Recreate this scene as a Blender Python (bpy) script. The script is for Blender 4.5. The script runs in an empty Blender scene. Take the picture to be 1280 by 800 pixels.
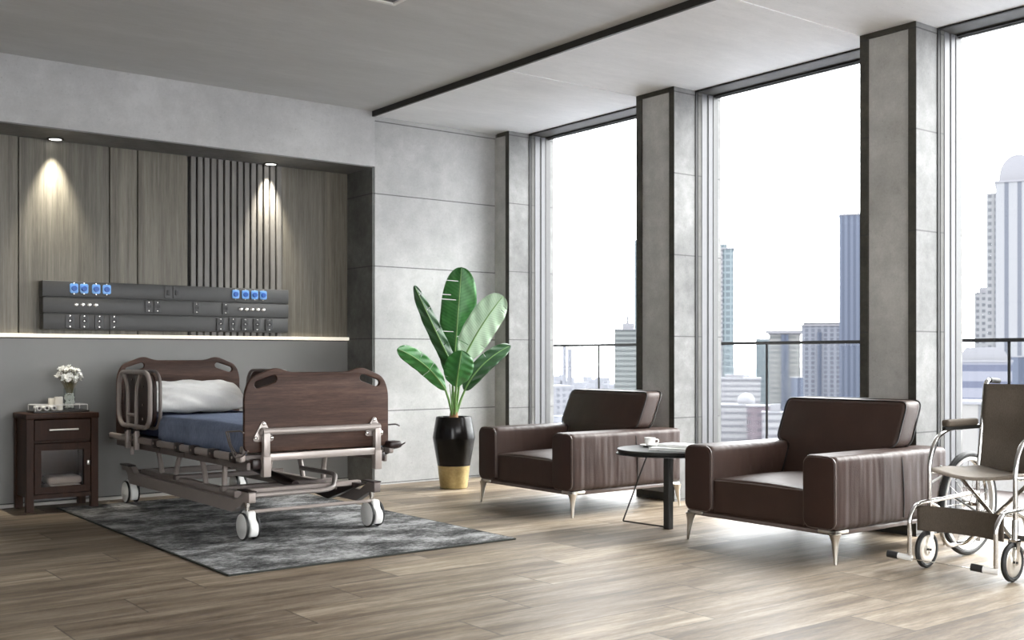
import bpy, bmesh, math, random
from mathutils import Vector, Matrix
random.seed(7)
SC = bpy.context.scene
COL = SC.collection
PI = math.pi

# ------------------------------------------------------------------ materials
def new_mat(name):
    m = bpy.data.materials.new(name); m.use_nodes = True
    nt = m.node_tree; b = nt.nodes['Principled BSDF']
    return m, nt, b
def N(nt, t, **kw):
    n = nt.nodes.new(t)
    for k, v in kw.items():
        if k.startswith('i_'):
            key = k[2:]
            n.inputs[int(key) if key.isdigit() else key].default_value = v
        else: setattr(n, k, v)
    return n
def L(nt, a, b): nt.links.new(a, b)
def coords(nt, scale=(1, 1, 1), kind='Object'):
    tc = N(nt, 'ShaderNodeTexCoord'); mp = N(nt, 'ShaderNodeMapping')
    mp.inputs['Scale'].default_value = scale
    L(nt, tc.outputs[kind], mp.inputs['Vector'])
    return mp.outputs[0]
def ramp(nt, fac, stops):
    r = N(nt, 'ShaderNodeValToRGB'); e = r.color_ramp.elements
    while len(e) < len(stops): e.new(0.5)
    for i, (p, c) in enumerate(stops): e[i].position = p; e[i].color = (*c, 1)
    L(nt, fac, r.inputs[0]); return r.outputs[0]
def noise(nt, vec, scale, detail=4, rough=0.55):
    n = N(nt, 'ShaderNodeTexNoise'); n.inputs['Scale'].default_value = scale
    n.inputs['Detail'].default_value = detail; n.inputs['Roughness'].default_value = rough
    L(nt, vec, n.inputs['Vector']); return n.outputs['Fac']
def mth(nt, op, a, b=None):
    n = N(nt, 'ShaderNodeMath', operation=op)
    for i, v in enumerate((a, b)):
        if v is None: continue
        if isinstance(v, (int, float)): n.inputs[i].default_value = v
        else: L(nt, v, n.inputs[i])
    return n.outputs[0]
def mix(nt, fac, a, b, typ='MIX'):
    n = N(nt, 'ShaderNodeMix', data_type='RGBA', blend_type=typ)
    for i, v in ((0, fac), (6, a), (7, b)):
        if isinstance(v, (int, float)): n.inputs[i].default_value = v
        elif isinstance(v, tuple): n.inputs[i].default_value = (*v, 1)
        else: L(nt, v, n.inputs[i])
    return n.outputs[2]
def bump(nt, b, h, strength=0.2, dist=0.01):
    n = N(nt, 'ShaderNodeBump'); n.inputs['Strength'].default_value = strength; n.inputs['Distance'].default_value = dist
    L(nt, h, n.inputs['Height']); L(nt, n.outputs[0], b.inputs['Normal'])
def plain(name, c, rough=0.5, metal=0.0, spec=0.5, var=0.06, vs=30):
    m, nt, b = new_mat(name)
    v = coords(nt)
    f = noise(nt, v, vs, 3)
    a = tuple(x * (1 - var) for x in c); d = tuple(min(1, x * (1 + var)) for x in c)
    L(nt, ramp(nt, f, [(0.3, a), (0.7, d)]), b.inputs['Base Color'])
    b.inputs['Roughness'].default_value = rough; b.inputs['Metallic'].default_value = metal
    b.inputs['Specular IOR Level'].default_value = spec
    return m
def emit(name, c, s):
    m, nt, b = new_mat(name)
    b.inputs['Base Color'].default_value = (*c, 1)
    b.inputs['Emission Color'].default_value = (*c, 1); b.inputs['Emission Strength'].default_value = s
    return m
TILES = (0.635, 0.62)   # first joint height, spacing
def concrete(name, lo, hi, scale=1.0, joints=False, rough=0.6, stretch=(1, 1, 1), fine=True, spec=0.4):
    m, nt, b = new_mat(name)
    v = coords(nt, stretch)
    n1 = noise(nt, v, 1.3 * scale, 8, 0.62); n2 = noise(nt, v, 9 * scale, 6, 0.6); n3 = noise(nt, v, 60 * scale, 4, 0.7)
    s = mth(nt, 'ADD', mth(nt, 'MULTIPLY', n1, 0.55), mth(nt, 'ADD', mth(nt, 'MULTIPLY', n2, 0.27), mth(nt, 'MULTIPLY', n3, 0.18)))
    c = ramp(nt, s, [(0.36, lo), (0.52, tuple((a + d) / 2 for a, d in zip(lo, hi))), (0.64, hi)])
    pit = ramp(nt, noise(nt, v, 45 * scale, 5, 0.75), [(0.30, (0.72,) * 3), (0.38, (1,) * 3)])
    c = mix(nt, 1.0, c, pit, 'MULTIPLY')
    if joints:
        tc = N(nt, 'ShaderNodeTexCoord'); sx = N(nt, 'ShaderNodeSeparateXYZ'); L(nt, tc.outputs['Object'], sx.inputs[0])
        z = mth(nt, 'ADD', sx.outputs[2], -TILES[0] + TILES[1] * 10.5)
        d = mth(nt, 'ABSOLUTE', mth(nt, 'ADD', mth(nt, 'MODULO', z, TILES[1]), -TILES[1] / 2))
        k = mth(nt, 'LESS_THAN', d, 0.0045)
        c = mix(nt, mth(nt, 'MULTIPLY', k, 0.72), c, (0.03, 0.03, 0.03))
    L(nt, c, b.inputs['Base Color']); b.inputs['Roughness'].default_value = rough
    b.inputs['Specular IOR Level'].default_value = spec
    bump(nt, b, s, 0.12, 0.01)
    return m
def wood(name, dark, mid, light, stretch=(1, 1, 12), scale=3.0, rough=0.45, planks=None, contrast=0.5, spec=.4):
    """grain runs along the axis with the SMALL scale factor"""
    m, nt, b = new_mat(name)
    v = coords(nt, stretch)
    if planks:      # tint + offset per plank (x edges)
        tc = N(nt, 'ShaderNodeTexCoord'); sx = N(nt, 'ShaderNodeSeparateXYZ'); L(nt, tc.outputs['Object'], sx.inputs[0])
        acc = None
        for e in planks:
            g = mth(nt, 'GREATER_THAN', sx.outputs[0], e); acc = g if acc is None else mth(nt, 'ADD', acc, g)
        wn = N(nt, 'ShaderNodeTexWhiteNoise', noise_dimensions='1D'); L(nt, acc, wn.inputs['W'])
        va = N(nt, 'ShaderNodeVectorMath', operation='MULTIPLY_ADD'); L(nt, wn.outputs['Color'], va.inputs[0])
        va.inputs[1].default_value = (7, 7, 7); L(nt, v, va.inputs[2]); v = va.outputs[0]
    n1 = noise(nt, v, scale, 7, 0.6); n2 = noise(nt, v, scale * 6, 5, 0.6); n3 = noise(nt, v, scale * 26, 3, 0.6)
    s = mth(nt, 'ADD', mth(nt, 'MULTIPLY', n1, 0.5), mth(nt, 'ADD', mth(nt, 'MULTIPLY', n2, 0.3), mth(nt, 'MULTIPLY', n3, 0.2)))
    c = ramp(nt, s, [(0.5 - contrast * 0.28, dark), (0.5, mid), (0.5 + contrast * 0.28, light)])
    if planks:
        c = mix(nt, 1.0, c, ramp(nt, wn.outputs['Value'], [(0, (0.82, 0.82, 0.82)), (1, (1.12, 1.1, 1.08))]), 'MULTIPLY')
    L(nt, c, b.inputs['Base Color']); b.inputs['Roughness'].default_value = rough; b.inputs['Specular IOR Level'].default_value = spec
    bump(nt, b, s, 0.15, 0.004)
    return m
def floor_mat():
    m, nt, b = new_mat('plank floor')
    tc = N(nt, 'ShaderNodeTexCoord'); sx = N(nt, 'ShaderNodeSeparateXYZ'); L(nt, tc.outputs['Object'], sx.inputs[0])
    x, y = sx.outputs[0], sx.outputs[1]
    W_, L_ = 0.3145, 1.26
    yy = mth(nt, 'DIVIDE', mth(nt, 'ADD', y, -4.06), W_); row = mth(nt, 'FLOOR', yy); fy = mth(nt, 'FRACT', yy)
    xx = mth(nt, 'DIVIDE', mth(nt, 'SUBTRACT', mth(nt, 'ADD', x, -3.375), mth(nt, 'MULTIPLY', row, 0.387)), L_)
    pl = mth(nt, 'FLOOR', xx); fx = mth(nt, 'FRACT', xx)
    cb = N(nt, 'ShaderNodeCombineXYZ'); L(nt, row, cb.inputs[0]); L(nt, pl, cb.inputs[1])
    wn = N(nt, 'ShaderNodeTexWhiteNoise', noise_dimensions='2D'); L(nt, cb.outputs[0], wn.inputs['Vector'])
    mp = N(nt, 'ShaderNodeMapping'); mp.inputs['Scale'].default_value = (0.8, 7.0, 1); L(nt, tc.outputs['Object'], mp.inputs[0])
    va = N(nt, 'ShaderNodeVectorMath', operation='MULTIPLY_ADD'); L(nt, wn.outputs['Color'], va.inputs[0])
    va.inputs[1].default_value = (9, 9, 9); L(nt, mp.outputs[0], va.inputs[2]); v = va.outputs[0]
    n1 = noise(nt, v, 1.6, 6, 0.6); n2 = noise(nt, v, 7, 6, 0.65); n3 = noise(nt, v, 30, 4, 0.6)
    s = mth(nt, 'ADD', mth(nt, 'MULTIPLY', n1, 0.5), mth(nt, 'ADD', mth(nt, 'MULTIPLY', n2, 0.32), mth(nt, 'MULTIPLY', n3, 0.18)))
    c = ramp(nt, s, [(0.40, FL[0]), (0.5, FL[1]), (0.60, FL[2])])
    tint = ramp(nt, wn.outputs['Value'], [(0, (0.62, 0.60, 0.58)), (0.5, (0.95, 0.95, 0.95)), (1, (1.30, 1.33, 1.34))])
    c = mix(nt, 1.0, c, tint, 'MULTIPLY')
    gx = mth(nt, 'LESS_THAN', mth(nt, 'MINIMUM', fx, mth(nt, 'SUBTRACT', 1.0, fx)), 0.0036 / L_)
    gy = mth(nt, 'LESS_THAN', mth(nt, 'MINIMUM', fy, mth(nt, 'SUBTRACT', 1.0, fy)), 0.0030 / W_)
    g = mth(nt, 'MAXIMUM', gx, gy)
    c = mix(nt, mth(nt, 'MULTIPLY', g, 0.75), c, (0.05, 0.04, 0.032))
    L(nt, c, b.inputs['Base Color'])
    L(nt, ramp(nt, n2, [(0.3, (0.42,) * 3), (0.7, (0.58,) * 3)]), b.inputs['Roughness'])
    bump(nt, b, mth(nt, 'SUBTRACT', s, g), 0.12, 0.004)
    return m
FL = ((0.10, 0.069, 0.043), (0.215, 0.165, 0.113), (0.365, 0.30, 0.23))

def leather(name, c, wr=0.0, rough=0.36):
    m, nt, b = new_mat(name)
    v = coords(nt)
    n = noise(nt, v, 5, 4); 
    L(nt, ramp(nt, n, [(0.3, tuple(x * 0.85 for x in c)), (0.7, tuple(x * 1.15 for x in c))]), b.inputs['Base Color'])
    b.inputs['Roughness'].default_value = rough; b.inputs['Specular IOR Level'].default_value = .33
    h = mth(nt, 'MULTIPLY', noise(nt, v, 240, 2), 0.06)
    if wr:
        w = noise(nt, coords(nt, (1, 1, 0.16)), 15, 1.0, 0.4); h = mth(nt, 'ADD', h, mth(nt, 'MULTIPLY', w, wr))
    bump(nt, b, h, 0.6, 0.03)
    return m
def fabric(name, c, scale=160, rough=0.9, wrinkle=0.0, var=0.2):
    m, nt, b = new_mat(name)
    v = coords(nt)
    n = mth(nt, 'ADD', mth(nt, 'MULTIPLY', noise(nt, coords(nt, (1, 1, 0.3)), scale, 2), 0.6), mth(nt, 'MULTIPLY', noise(nt, v, 6, 4), 0.4))
    L(nt, ramp(nt, n, [(0.35, tuple(x * (1 - var) for x in c)), (0.65, tuple(min(1, x * (1 + var)) for x in c))]), b.inputs['Base Color'])
    b.inputs['Roughness'].default_value = rough; b.inputs['Specular IOR Level'].default_value = 0.15
    h = mth(nt, 'MULTIPLY', n, 0.1)
    if wrinkle: h = mth(nt, 'ADD', h, mth(nt, 'MULTIPLY', noise(nt, coords(nt, (1, 1, 0.5)), 9, 4), wrinkle))
    bump(nt, b, h, 0.5, 0.03)
    return m
def glass(name, tint=(0.97, 0.98, 0.98), gl=0.06, rough=0.02):
    m = bpy.data.materials.new(name); m.use_nodes = True; nt = m.node_tree
    nt.nodes.remove(nt.nodes['Principled BSDF']); out = nt.nodes['Material Output']
    t = N(nt, 'ShaderNodeBsdfTransparent'); t.inputs[0].default_value = (*tint, 1)
    g = N(nt, 'ShaderNodeBsdfGlossy'); g.inputs['Roughness'].default_value = rough
    f = N(nt, 'ShaderNodeLayerWeight'); f.inputs['Blend'].default_value = 0.5
    k = mth(nt, 'ADD', mth(nt, 'MULTIPLY', mth(nt, 'POWER', f.outputs['Facing'], 5.0), gl * 6), gl * 0.6)
    mx = N(nt, 'ShaderNodeMixShader'); L(nt, k, mx.inputs[0]); L(nt, t.outputs[0], mx.inputs[1]); L(nt, g.outputs[0], mx.inputs[2])
    L(nt, mx.outputs[0], out.inputs[0])
    return m
def rug_mat():
    m, nt, b = new_mat('rug pile')
    v = coords(nt, (1.0, 1.6, 1))
    n1 = noise(nt, v, 2.6, 8, 0.68); n2 = noise(nt, coords(nt, (9, 22, 1)), 3.2, 5, 0.7); n3 = noise(nt, coords(nt), 260, 2)
    s = mth(nt, 'ADD', mth(nt, 'MULTIPLY', n1, 0.55), mth(nt, 'ADD', mth(nt, 'MULTIPLY', n2, 0.3), mth(nt, 'MULTIPLY', n3, 0.15)))
    L(nt, ramp(nt, s, [(0.41, (0.020, 0.0205, 0.0205)), (0.49, (0.12, 0.121, 0.121)), (0.57, (0.42, 0.422, 0.422))]), b.inputs['Base Color'])
    b.inputs['Roughness'].default_value = 0.95; b.inputs['Specular IOR Level'].default_value = 0.1
    bump(nt, b, mth(nt, 'ADD', n3, n2), 0.5, 0.01)
    return m
def facade(name, wall, glassc, du, dz, fu=0.6, fz=0.6, jitter=0.35):
    """window grid as a surface pattern; du, dz in metres; a share < 0 means no bars that way"""
    m, nt, b = new_mat(name)
    tc = N(nt, 'ShaderNodeTexCoord'); sx = N(nt, 'ShaderNodeSeparateXYZ'); L(nt, tc.outputs['Object'], sx.inputs[0])
    u = mth(nt, 'DIVIDE', mth(nt, 'ADD', mth(nt, 'ADD', sx.outputs[0], mth(nt, 'MULTIPLY', sx.outputs[1], -1.0)), 5000.3), du)
    z = mth(nt, 'DIVIDE', mth(nt, 'ADD', sx.outputs[2], 1000.2), dz)
    a = mth(nt, 'LESS_THAN', mth(nt, 'FRACT', u), fu); c = mth(nt, 'LESS_THAN', mth(nt, 'FRACT', z), fz)
    w = mth(nt, 'MULTIPLY', a, c)
    cb = N(nt, 'ShaderNodeCombineXYZ'); L(nt, mth(nt, 'FLOOR', u), cb.inputs[0]); L(nt, mth(nt, 'FLOOR', z), cb.inputs[1])
    wn = N(nt, 'ShaderNodeTexWhiteNoise', noise_dimensions='2D'); L(nt, cb.outputs[0], wn.inputs['Vector'])
    gcol = mix(nt, mth(nt, 'MULTIPLY', wn.outputs['Value'], jitter), glassc, wall)
    L(nt, mix(nt, w, wall, gcol), b.inputs['Base Color'])
    b.inputs['Roughness'].default_value = 0.6; b.inputs['Specular IOR Level'].default_value = 0.2
    return m

M = {}
M['floor'] = floor_mat()
M['conc'] = concrete('concrete wall', (0.34, 0.342, 0.338), (0.54, 0.54, 0.535), 1.0, True)
M['conc_plain'] = concrete('concrete lintel', (0.40, 0.402, 0.40), (0.58, 0.58, 0.575), 1.0)
M['conc_side'] = concrete('darkened column side concrete', (0.10, 0.10, 0.098), (0.25, 0.25, 0.245), 1.4, True)  # wall concrete, darkened in colour to offset the strong window light
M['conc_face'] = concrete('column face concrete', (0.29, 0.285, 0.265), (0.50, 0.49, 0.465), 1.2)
M['stone'] = concrete('dark stone strip', (0.022, 0.021, 0.017), (0.07, 0.066, 0.052), 4.0, True)
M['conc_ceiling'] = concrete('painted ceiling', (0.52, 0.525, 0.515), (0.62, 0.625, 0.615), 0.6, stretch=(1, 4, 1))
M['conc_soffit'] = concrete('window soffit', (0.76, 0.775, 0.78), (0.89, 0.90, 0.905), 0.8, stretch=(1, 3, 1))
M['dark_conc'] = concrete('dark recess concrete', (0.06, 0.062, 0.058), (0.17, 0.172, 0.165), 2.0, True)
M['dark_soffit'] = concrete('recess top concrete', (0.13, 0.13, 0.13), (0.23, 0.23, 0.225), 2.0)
M['grey_panel'] = plain('grey painted panel', (0.20, 0.199, 0.194), 0.45, var=0.03, vs=4)
PLK = (2.018, 2.675, 2.89, 3.295, 4.061, 4.52)
M['oak'] = wood('grey oak panelling', (0.075, 0.069, 0.052), (0.15, 0.139, 0.112), (0.23, 0.215, 0.18), (9, 9, 0.30), 1.5, 0.42, PLK, 0.5)
M['slat'] = wood('grey slats', (0.14, 0.133, 0.12), (0.20, 0.192, 0.178), (0.26, 0.25, 0.232), (9, 9, 0.35), 1.4, 0.45)
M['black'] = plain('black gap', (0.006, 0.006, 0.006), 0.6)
M['beam'] = plain('blackened edge', (0.012, 0.012, 0.011), 0.45)
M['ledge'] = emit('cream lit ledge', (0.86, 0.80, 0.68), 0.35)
M['alu'] = plain('window aluminium', (0.125, 0.125, 0.132), 0.4, 0.1, var=0.03)
M['grey_frame'] = concrete('grey window reveal', (0.06, 0.059, 0.054), (0.115, 0.112, 0.104), 2.0, True)
M['dark_frame'] = plain('dark window frame', (0.075, 0.075, 0.075), 0.4)
M['pane'] = glass('window glass', gl=.03)
M['railglass'] = glass('balcony glass', (.985, .99, .99), .008)
M['walnut'] = wood('dark walnut', (0.021, 0.0078, 0.0040), (0.037, 0.0150, 0.0080), (0.055, 0.024, 0.0135), (6, 6, 0.6), 2.0, 0.5, spec=.22)
M['board'] = wood('bed board veneer', (0.024, 0.0105, 0.0068), (0.052, 0.0255, 0.0175), (0.092, 0.050, 0.036), (0.8, 5, 11), 1.8, 0.45, contrast=0.46, spec=.22)
M['maroon'] = plain('dark brown board', (0.030, 0.014, 0.011), 0.4)
M['bedmetal'] = plain('taupe painted steel', (0.33, 0.285, 0.262), 0.36, 0.15, var=0.03)
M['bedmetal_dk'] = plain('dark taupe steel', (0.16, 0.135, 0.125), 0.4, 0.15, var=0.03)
M['bar'] = plain('brushed taupe bar', (0.37, 0.33, 0.31), 0.3, 0.4, var=0.03)
M['dkplastic'] = plain('dark maroon plastic', (0.02, 0.010, 0.009), 0.35)
M['white_pl'] = plain('white plastic', (0.78, 0.78, 0.76), 0.35, var=0.02)
M['rubber'] = plain('black rubber', (0.012, 0.012, 0.012), 0.6)
M['chrome'] = plain('chrome', (0.60, 0.59, 0.57), 0.12, 1.0, var=0.02)
M['steel'] = plain('satin steel', (0.72, 0.69, 0.64), 0.28, 1.0, var=0.03)
M['blue'] = fabric('blue blanket', (0.185, 0.222, 0.32), 90, wrinkle=0.25, var=0.22)
M['navy'] = fabric('navy sheet', (0.025, 0.035, 0.075), 120)
M['pillow'] = fabric('white cotton', (0.82, 0.82, 0.81), 120, wrinkle=0.0, var=0.03)
M['towel'] = fabric('white towelling', (0.85, 0.85, 0.83), 200, var=0.05)
M['rug'] = rug_mat()
M['rugedge'] = plain('rug binding', (0.025, 0.028, 0.024), 0.9)
M['leather'] = leather('brown leather', (0.034, 0.0165, 0.0118), 0, .45)
M['leather_w'] = leather('creased brown leather', (0.042, 0.0225, 0.0168), .75, 0.46)
M['leather_b'] = leather('soft brown leather', (0.040, 0.0215, 0.0155), 0.12, .45)
M['piping'] = plain('sheen-lightened piping', (0.13, 0.10, 0.09), 0.22)  # sheen along the leather edges is put into this lighter colour
M['piping_dk'] = plain('dark piping', (0.010, 0.007, 0.006), 0.4)
M['potblack'] = plain('black glazed ceramic', (0.006, 0.005, 0.0045), 0.2, spec=.3)
M['gold'] = concrete('brushed gold glaze', (0.34, 0.25, 0.10), (0.62, 0.50, 0.25), 6.0, rough=0.35)
M['gold'].node_tree.nodes['Principled BSDF'].inputs['Metallic'].default_value = 0.5
M['soil'] = plain('bark', (0.20, 0.11, 0.05), 0.9, var=0.5, vs=90)
M['tabletop'] = plain('black table lacquer', (0.022, 0.023, 0.022), 0.4)
M['railblack'] = plain('black railing', (0.010, 0.010, 0.010), 0.7, spec=.05)
M['blackmetal'] = plain('black metal', (0.018, 0.018, 0.017), 0.45)
M['porcelain'] = plain('white porcelain', (0.85, 0.85, 0.83), 0.2, var=0.01)
M['paper'] = plain('white paper', (0.85, 0.85, 0.84), 0.7, var=0.03, vs=6)
M['pagemat'] = plain('page edges', (0.70, 0.69, 0.66), 0.8, var=0.1, vs=300)
M['canvas'] = fabric('brown grey canvas', (0.090, 0.074, 0.058), 300, 0.75)
M['canvas_seat'] = fabric('brown grey canvas seat', (0.30, 0.265, 0.225), 300, 0.6)
M['unit'] = plain('dark grey metal', (0.050, 0.050, 0.049), 0.45, 0.0, var=0.03)
M['unit_plate'] = plain('dark socket plate', (0.028, 0.028, 0.028), 0.4)
M['unit_dark'] = plain('black socket', (0.006, 0.006, 0.006), 0.4)
M['silver'] = plain('silver knob', (0.80, 0.78, 0.74), 0.25, 0.8)
M['outletblue'] = plain('light blue outlet', (0.17, 0.42, 0.86), 0.35)
M['outletdeep'] = plain('deep blue outlet', (0.015, 0.11, 0.46), 0.35)
M['lens'] = emit('lamp lens', (1.0, 0.97, 0.9), 3)
M['frost'] = glass('smoked cabinet glass', (.80, .77, .75), .05, .15)
M['clear'] = glass('clear vase glass', (0.93, 0.95, 0.94), 0.05, 0.02)
M['pebble'] = plain('white pebbles', (0.80, 0.80, 0.77), 0.4, var=0.2, vs=160)
M['petal'] = plain('white petals', (0.88, 0.88, 0.85), 0.6, var=0.03)
M['stem'] = plain('dry stems', (0.13, 0.11, 0.05), 0.7)
M['candle'] = plain('cream wax', (0.78, 0.74, 0.66), 0.5, var=0.02)
M['traydark'] = plain('dark tray', (0.018, 0.016, 0.014), 0.4)
M['whitemetal'] = plain('white painted wire', (0.75, 0.74, 0.72), 0.4)
M['baseb'] = plain('pale skirting', (.46, .45, .42), .5)
M['lightframe'] = plain('white light frame', (0.80, 0.80, 0.77), 0.5)
M['deck'] = wood('balcony deck boards', (0.014, 0.0075, 0.006), (0.027, 0.0155, 0.0125), (0.042, 0.026, 0.021), (0.5, 9, 1), 2.0, 0.5)

# ------------------------------------------------------------------ mesh builder
def fillet(pts, rad, n=5):
    pts = [Vector(p) for p in pts]; out = [pts[0]]
    for i in range(1, len(pts) - 1):
        a, b, c = pts[i - 1], pts[i], pts[i + 1]
        d1 = (a - b); d2 = (c - b); r = min(rad, d1.length * 0.49, d2.length * 0.49)
        p0 = b + d1.normalized() * r; p2 = b + d2.normalized() * r
        for k in range(n + 1):
            t = k / n; out.append(p0 * (1 - t) ** 2 + b * 2 * t * (1 - t) + p2 * t * t)
    out.append(pts[-1]); return out
def rrect(w, h, r, n=5):
    """rounded rectangle outline (2D, centred)"""
    o = []
    for cx, cy, a in ((w/2-r, h/2-r, 0), (-w/2+r, h/2-r, 90), (-w/2+r, -h/2+r, 180), (w/2-r, -h/2+r, 270)):
        for k in range(n + 1):
            t = math.radians(a + 90 * k / n); o.append((cx + r * math.cos(t), cy + r * math.sin(t)))
    return o
def round_outline(pts, rads, n=6):
    """round the corners of a closed 2D polygon"""
    o = []; m = len(pts)
    for i in range(m):
        a, b, c = (Vector((*pts[(i + k) % m], 0)) for k in (-1, 0, 1))
        r0 = rads[i] if isinstance(rads, (list, tuple)) else rads
        if r0 <= 0: o.append((b.x, b.y)); continue
        d1 = a - b; d2 = c - b; r = min(r0, d1.length * 0.48, d2.length * 0.48)
        p0 = b + d1.normalized() * r; p2 = b + d2.normalized() * r
        for k in range(n + 1):
            t = k / n; q = p0 * (1 - t) ** 2 + b * 2 * t * (1 - t) + p2 * t * t; o.append((q.x, q.y))
    return o
class MB:
    def __init__(s): s.bm = bmesh.new()
    def _new(s, fn):
        before = set(s.bm.verts); fn(); return [v for v in s.bm.verts if v not in before]
    def box(s, a, b, bev=0.0, seg=2, fn=None):
        x0, y0, z0 = a; x1, y1, z1 = b
        t = bmesh.new(); bmesh.ops.create_cube(t, size=1)
        for v in t.verts:
            v.co = Vector(((x0 + x1) / 2 + v.co.x * (x1 - x0), (y0 + y1) / 2 + v.co.y * (y1 - y0), (z0 + z1) / 2 + v.co.z * (z1 - z0)))
        if bev: bmesh.ops.bevel(t, geom=t.edges[:], offset=bev, segments=seg, profile=0.5, affect='EDGES')
        if fn:
            for v in t.verts: v.co = fn(v.co.copy())
        s.add(t); return s
    def add(s, t):
        me = bpy.data.meshes.new('tmp'); t.to_mesh(me); t.free(); s.bm.from_mesh(me); bpy.data.meshes.remove(me)
    def tube(s, pts, r, seg=8, closed=False, caps=True, flat=None):
        pts = [Vector(p) for p in pts]; n = len(pts); rings = []
        rr = r if isinstance(r, (list, tuple)) else [r] * n
        up = None
        for i in range(n):
            if closed: t = (pts[(i + 1) % n] - pts[i - 1])
            else: t = pts[min(i + 1, n - 1)] - pts[max(i - 1, 0)]
            t.normalize()
            if up is None: up = Vector((0, 0, 1)) if abs(t.z) < 0.9 else Vector((1, 0, 0))
            sd = t.cross(up).normalized(); up = sd.cross(t).normalized()
            ring = []
            for k in range(seg):
                a = 2 * PI * (k + 0.5) / seg
                c_, s_ = math.cos(a), math.sin(a)
                ring.append(s.bm.verts.new(pts[i] + (sd * c_ + up * s_) * rr[i]))
            rings.append(ring)
        for i in range(n if closed else n - 1):
            A, B = rings[i], rings[(i + 1) % n]
            for k in range(seg): s.bm.faces.new((A[k], A[(k + 1) % seg], B[(k + 1) % seg], B[k]))
        if caps and not closed:
            s.bm.faces.new(rings[0][::-1]); s.bm.faces.new(rings[-1])
        return s
    def bar(s, p, q, w, h, up=(0, 0, 1), bev=0.0):
        """rectangular bar between two points, w across, h along up"""
        p, q = Vector(p), Vector(q); d = q - p; ln = d.length; d.normalize(); up = Vector(up)
        sd = d.cross(up).normalized(); up = sd.cross(d)
        mtx = Matrix((sd, d, up)).transposed()
        return s.box((-w/2, 0, -h/2), (w/2, ln, h/2), bev, 2, lambda c: p + mtx @ c)
    def lathe(s, prof, c, seg=32, axis='Z', cap=True):
        """prof: list of (r, z); c = centre"""
        c = Vector(c); rings = []
        for r, z in prof:
            ring = []
            for k in range(seg):
                a = 2 * PI * k / seg; x, y = r * math.cos(a), r * math.sin(a)
                p = {'Z': (x, y, z), 'X': (z, x, y), 'Y': (y, z, x)}[axis]
                ring.append(s.bm.verts.new(c + Vector(p)))
            rings.append(ring)
        for A, B in zip(rings, rings[1:]):
            for k in range(seg): s.bm.faces.new((A[k], A[(k + 1) % seg], B[(k + 1) % seg], B[k]))
        if cap:
            s.bm.faces.new(rings[0][::-1]); s.bm.faces.new(rings[-1])
        return s
    def torus(s, c, R, r, axis='Y', seg=40, ms=8, sq=1.0):
        c = Vector(c); pts = []
        for k in range(seg):
            a = 2 * PI * k / seg; x, y = R * math.cos(a), R * math.sin(a)
            pts.append(c + Vector({'Z': (x, y, 0), 'X': (0, x, y), 'Y': (x, 0, y)}[axis]))
        return s.tube(pts, r, ms, closed=True)
    def plate(s, outline, thick, fn, holes=(), bev=0.0):
        """flat shape with holes (2D) of a thickness, mapped by fn((u, w, depth)) -> point"""
        cu = bpy.data.curves.new('tmp', 'CURVE'); cu.dimensions = '2D'; cu.fill_mode = 'BOTH'
        cu.extrude = max(thick / 2 - bev, 0.0005); cu.bevel_depth = bev; cu.bevel_resolution = 2
        if bev: cu.offset = -bev
        for o in [outline, *holes]:
            sp = cu.splines.new('POLY'); sp.points.add(len(o) - 1); sp.use_cyclic_u = True
            for p, (u, w) in zip(sp.points, o): p.co = (u, w, 0, 1)
        ob = bpy.data.objects.new('tmp', cu); COL.objects.link(ob)
        dg = bpy.context.evaluated_depsgraph_get(); me = bpy.data.meshes.new_from_object(ob.evaluated_get(dg))
        bpy.data.objects.remove(ob); bpy.data.curves.remove(cu)
        t = bmesh.new(); t.from_mesh(me); bpy.data.meshes.remove(me)
        for v in t.verts: v.co = Vector(fn((v.co.x, v.co.y, v.co.z)))
        bmesh.ops.remove_doubles(t, verts=t.verts, dist=1e-5)
        bmesh.ops.recalc_face_normals(t, faces=t.faces)
        s.add(t); return s
    def ball(s, c, r, sub=2, scale=(1, 1, 1)):
        t = bmesh.new(); bmesh.ops.create_icosphere(t, subdivisions=sub, radius=1)
        for v in t.verts: v.co = Vector(c) + Vector((v.co.x * r * scale[0], v.co.y * r * scale[1], v.co.z * r * scale[2]))
        s.add(t); return s
    def build(s, name, mat, parent=None, at=None, angle=35):
        org = Vector(at) if at is not None else (wl(parent) if parent else Vector((0, 0, 0)))
        bmesh.ops.recalc_face_normals(s.bm, faces=s.bm.faces)
        for v in s.bm.verts: v.co -= org
        me = bpy.data.meshes.new(name); s.bm.to_mesh(me); s.bm.free()
        me.polygons.foreach_set('use_smooth', [True] * len(me.polygons)); me.set_sharp_from_angle(angle=math.radians(angle))
        o = bpy.data.objects.new(name, me); me.materials.append(M[mat] if isinstance(mat, str) else mat); COL.objects.link(o)
        if parent: o.parent = parent; o.location = org - wl(parent)
        else: o.location = org
        return o
def wl(o):
    v = Vector((0, 0, 0))
    while o: v += o.location; o = o.parent
    return v
def tag(o, label=None, cat=None, group=None, kind=None):
    for k, v in (('label', label), ('category', cat), ('group', group), ('kind', kind)):
        if v: o[k] = v
    return o
def thing(name, loc, label, cat, group=None):
    o = bpy.data.objects.new(name, None); COL.objects.link(o); o.location = loc; o.empty_display_size = 0.1
    return tag(o, label, cat, group)
def struct(o): o['kind'] = 'structure'; return o
def copy_tree(o, parent=None):
    c = o.copy(); COL.objects.link(c)
    if parent: c.parent = parent
    for ch in list(o.children): copy_tree(ch, c)
    return c

# ------------------------------------------------------------------ the room
YB, YR = 8.12, 8.56            # back wall, recess plane
XR = 6.27                      # window plane (inner edge)
ZC, ZS = 3.195, 3.15           # main ceiling, lowered soffit by the windows
XB = 4.745                     # edge of the soffit / right side of the recess
X0, Y0 = -2.2, -3.6
RL = 0.6                       # recess left end

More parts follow.
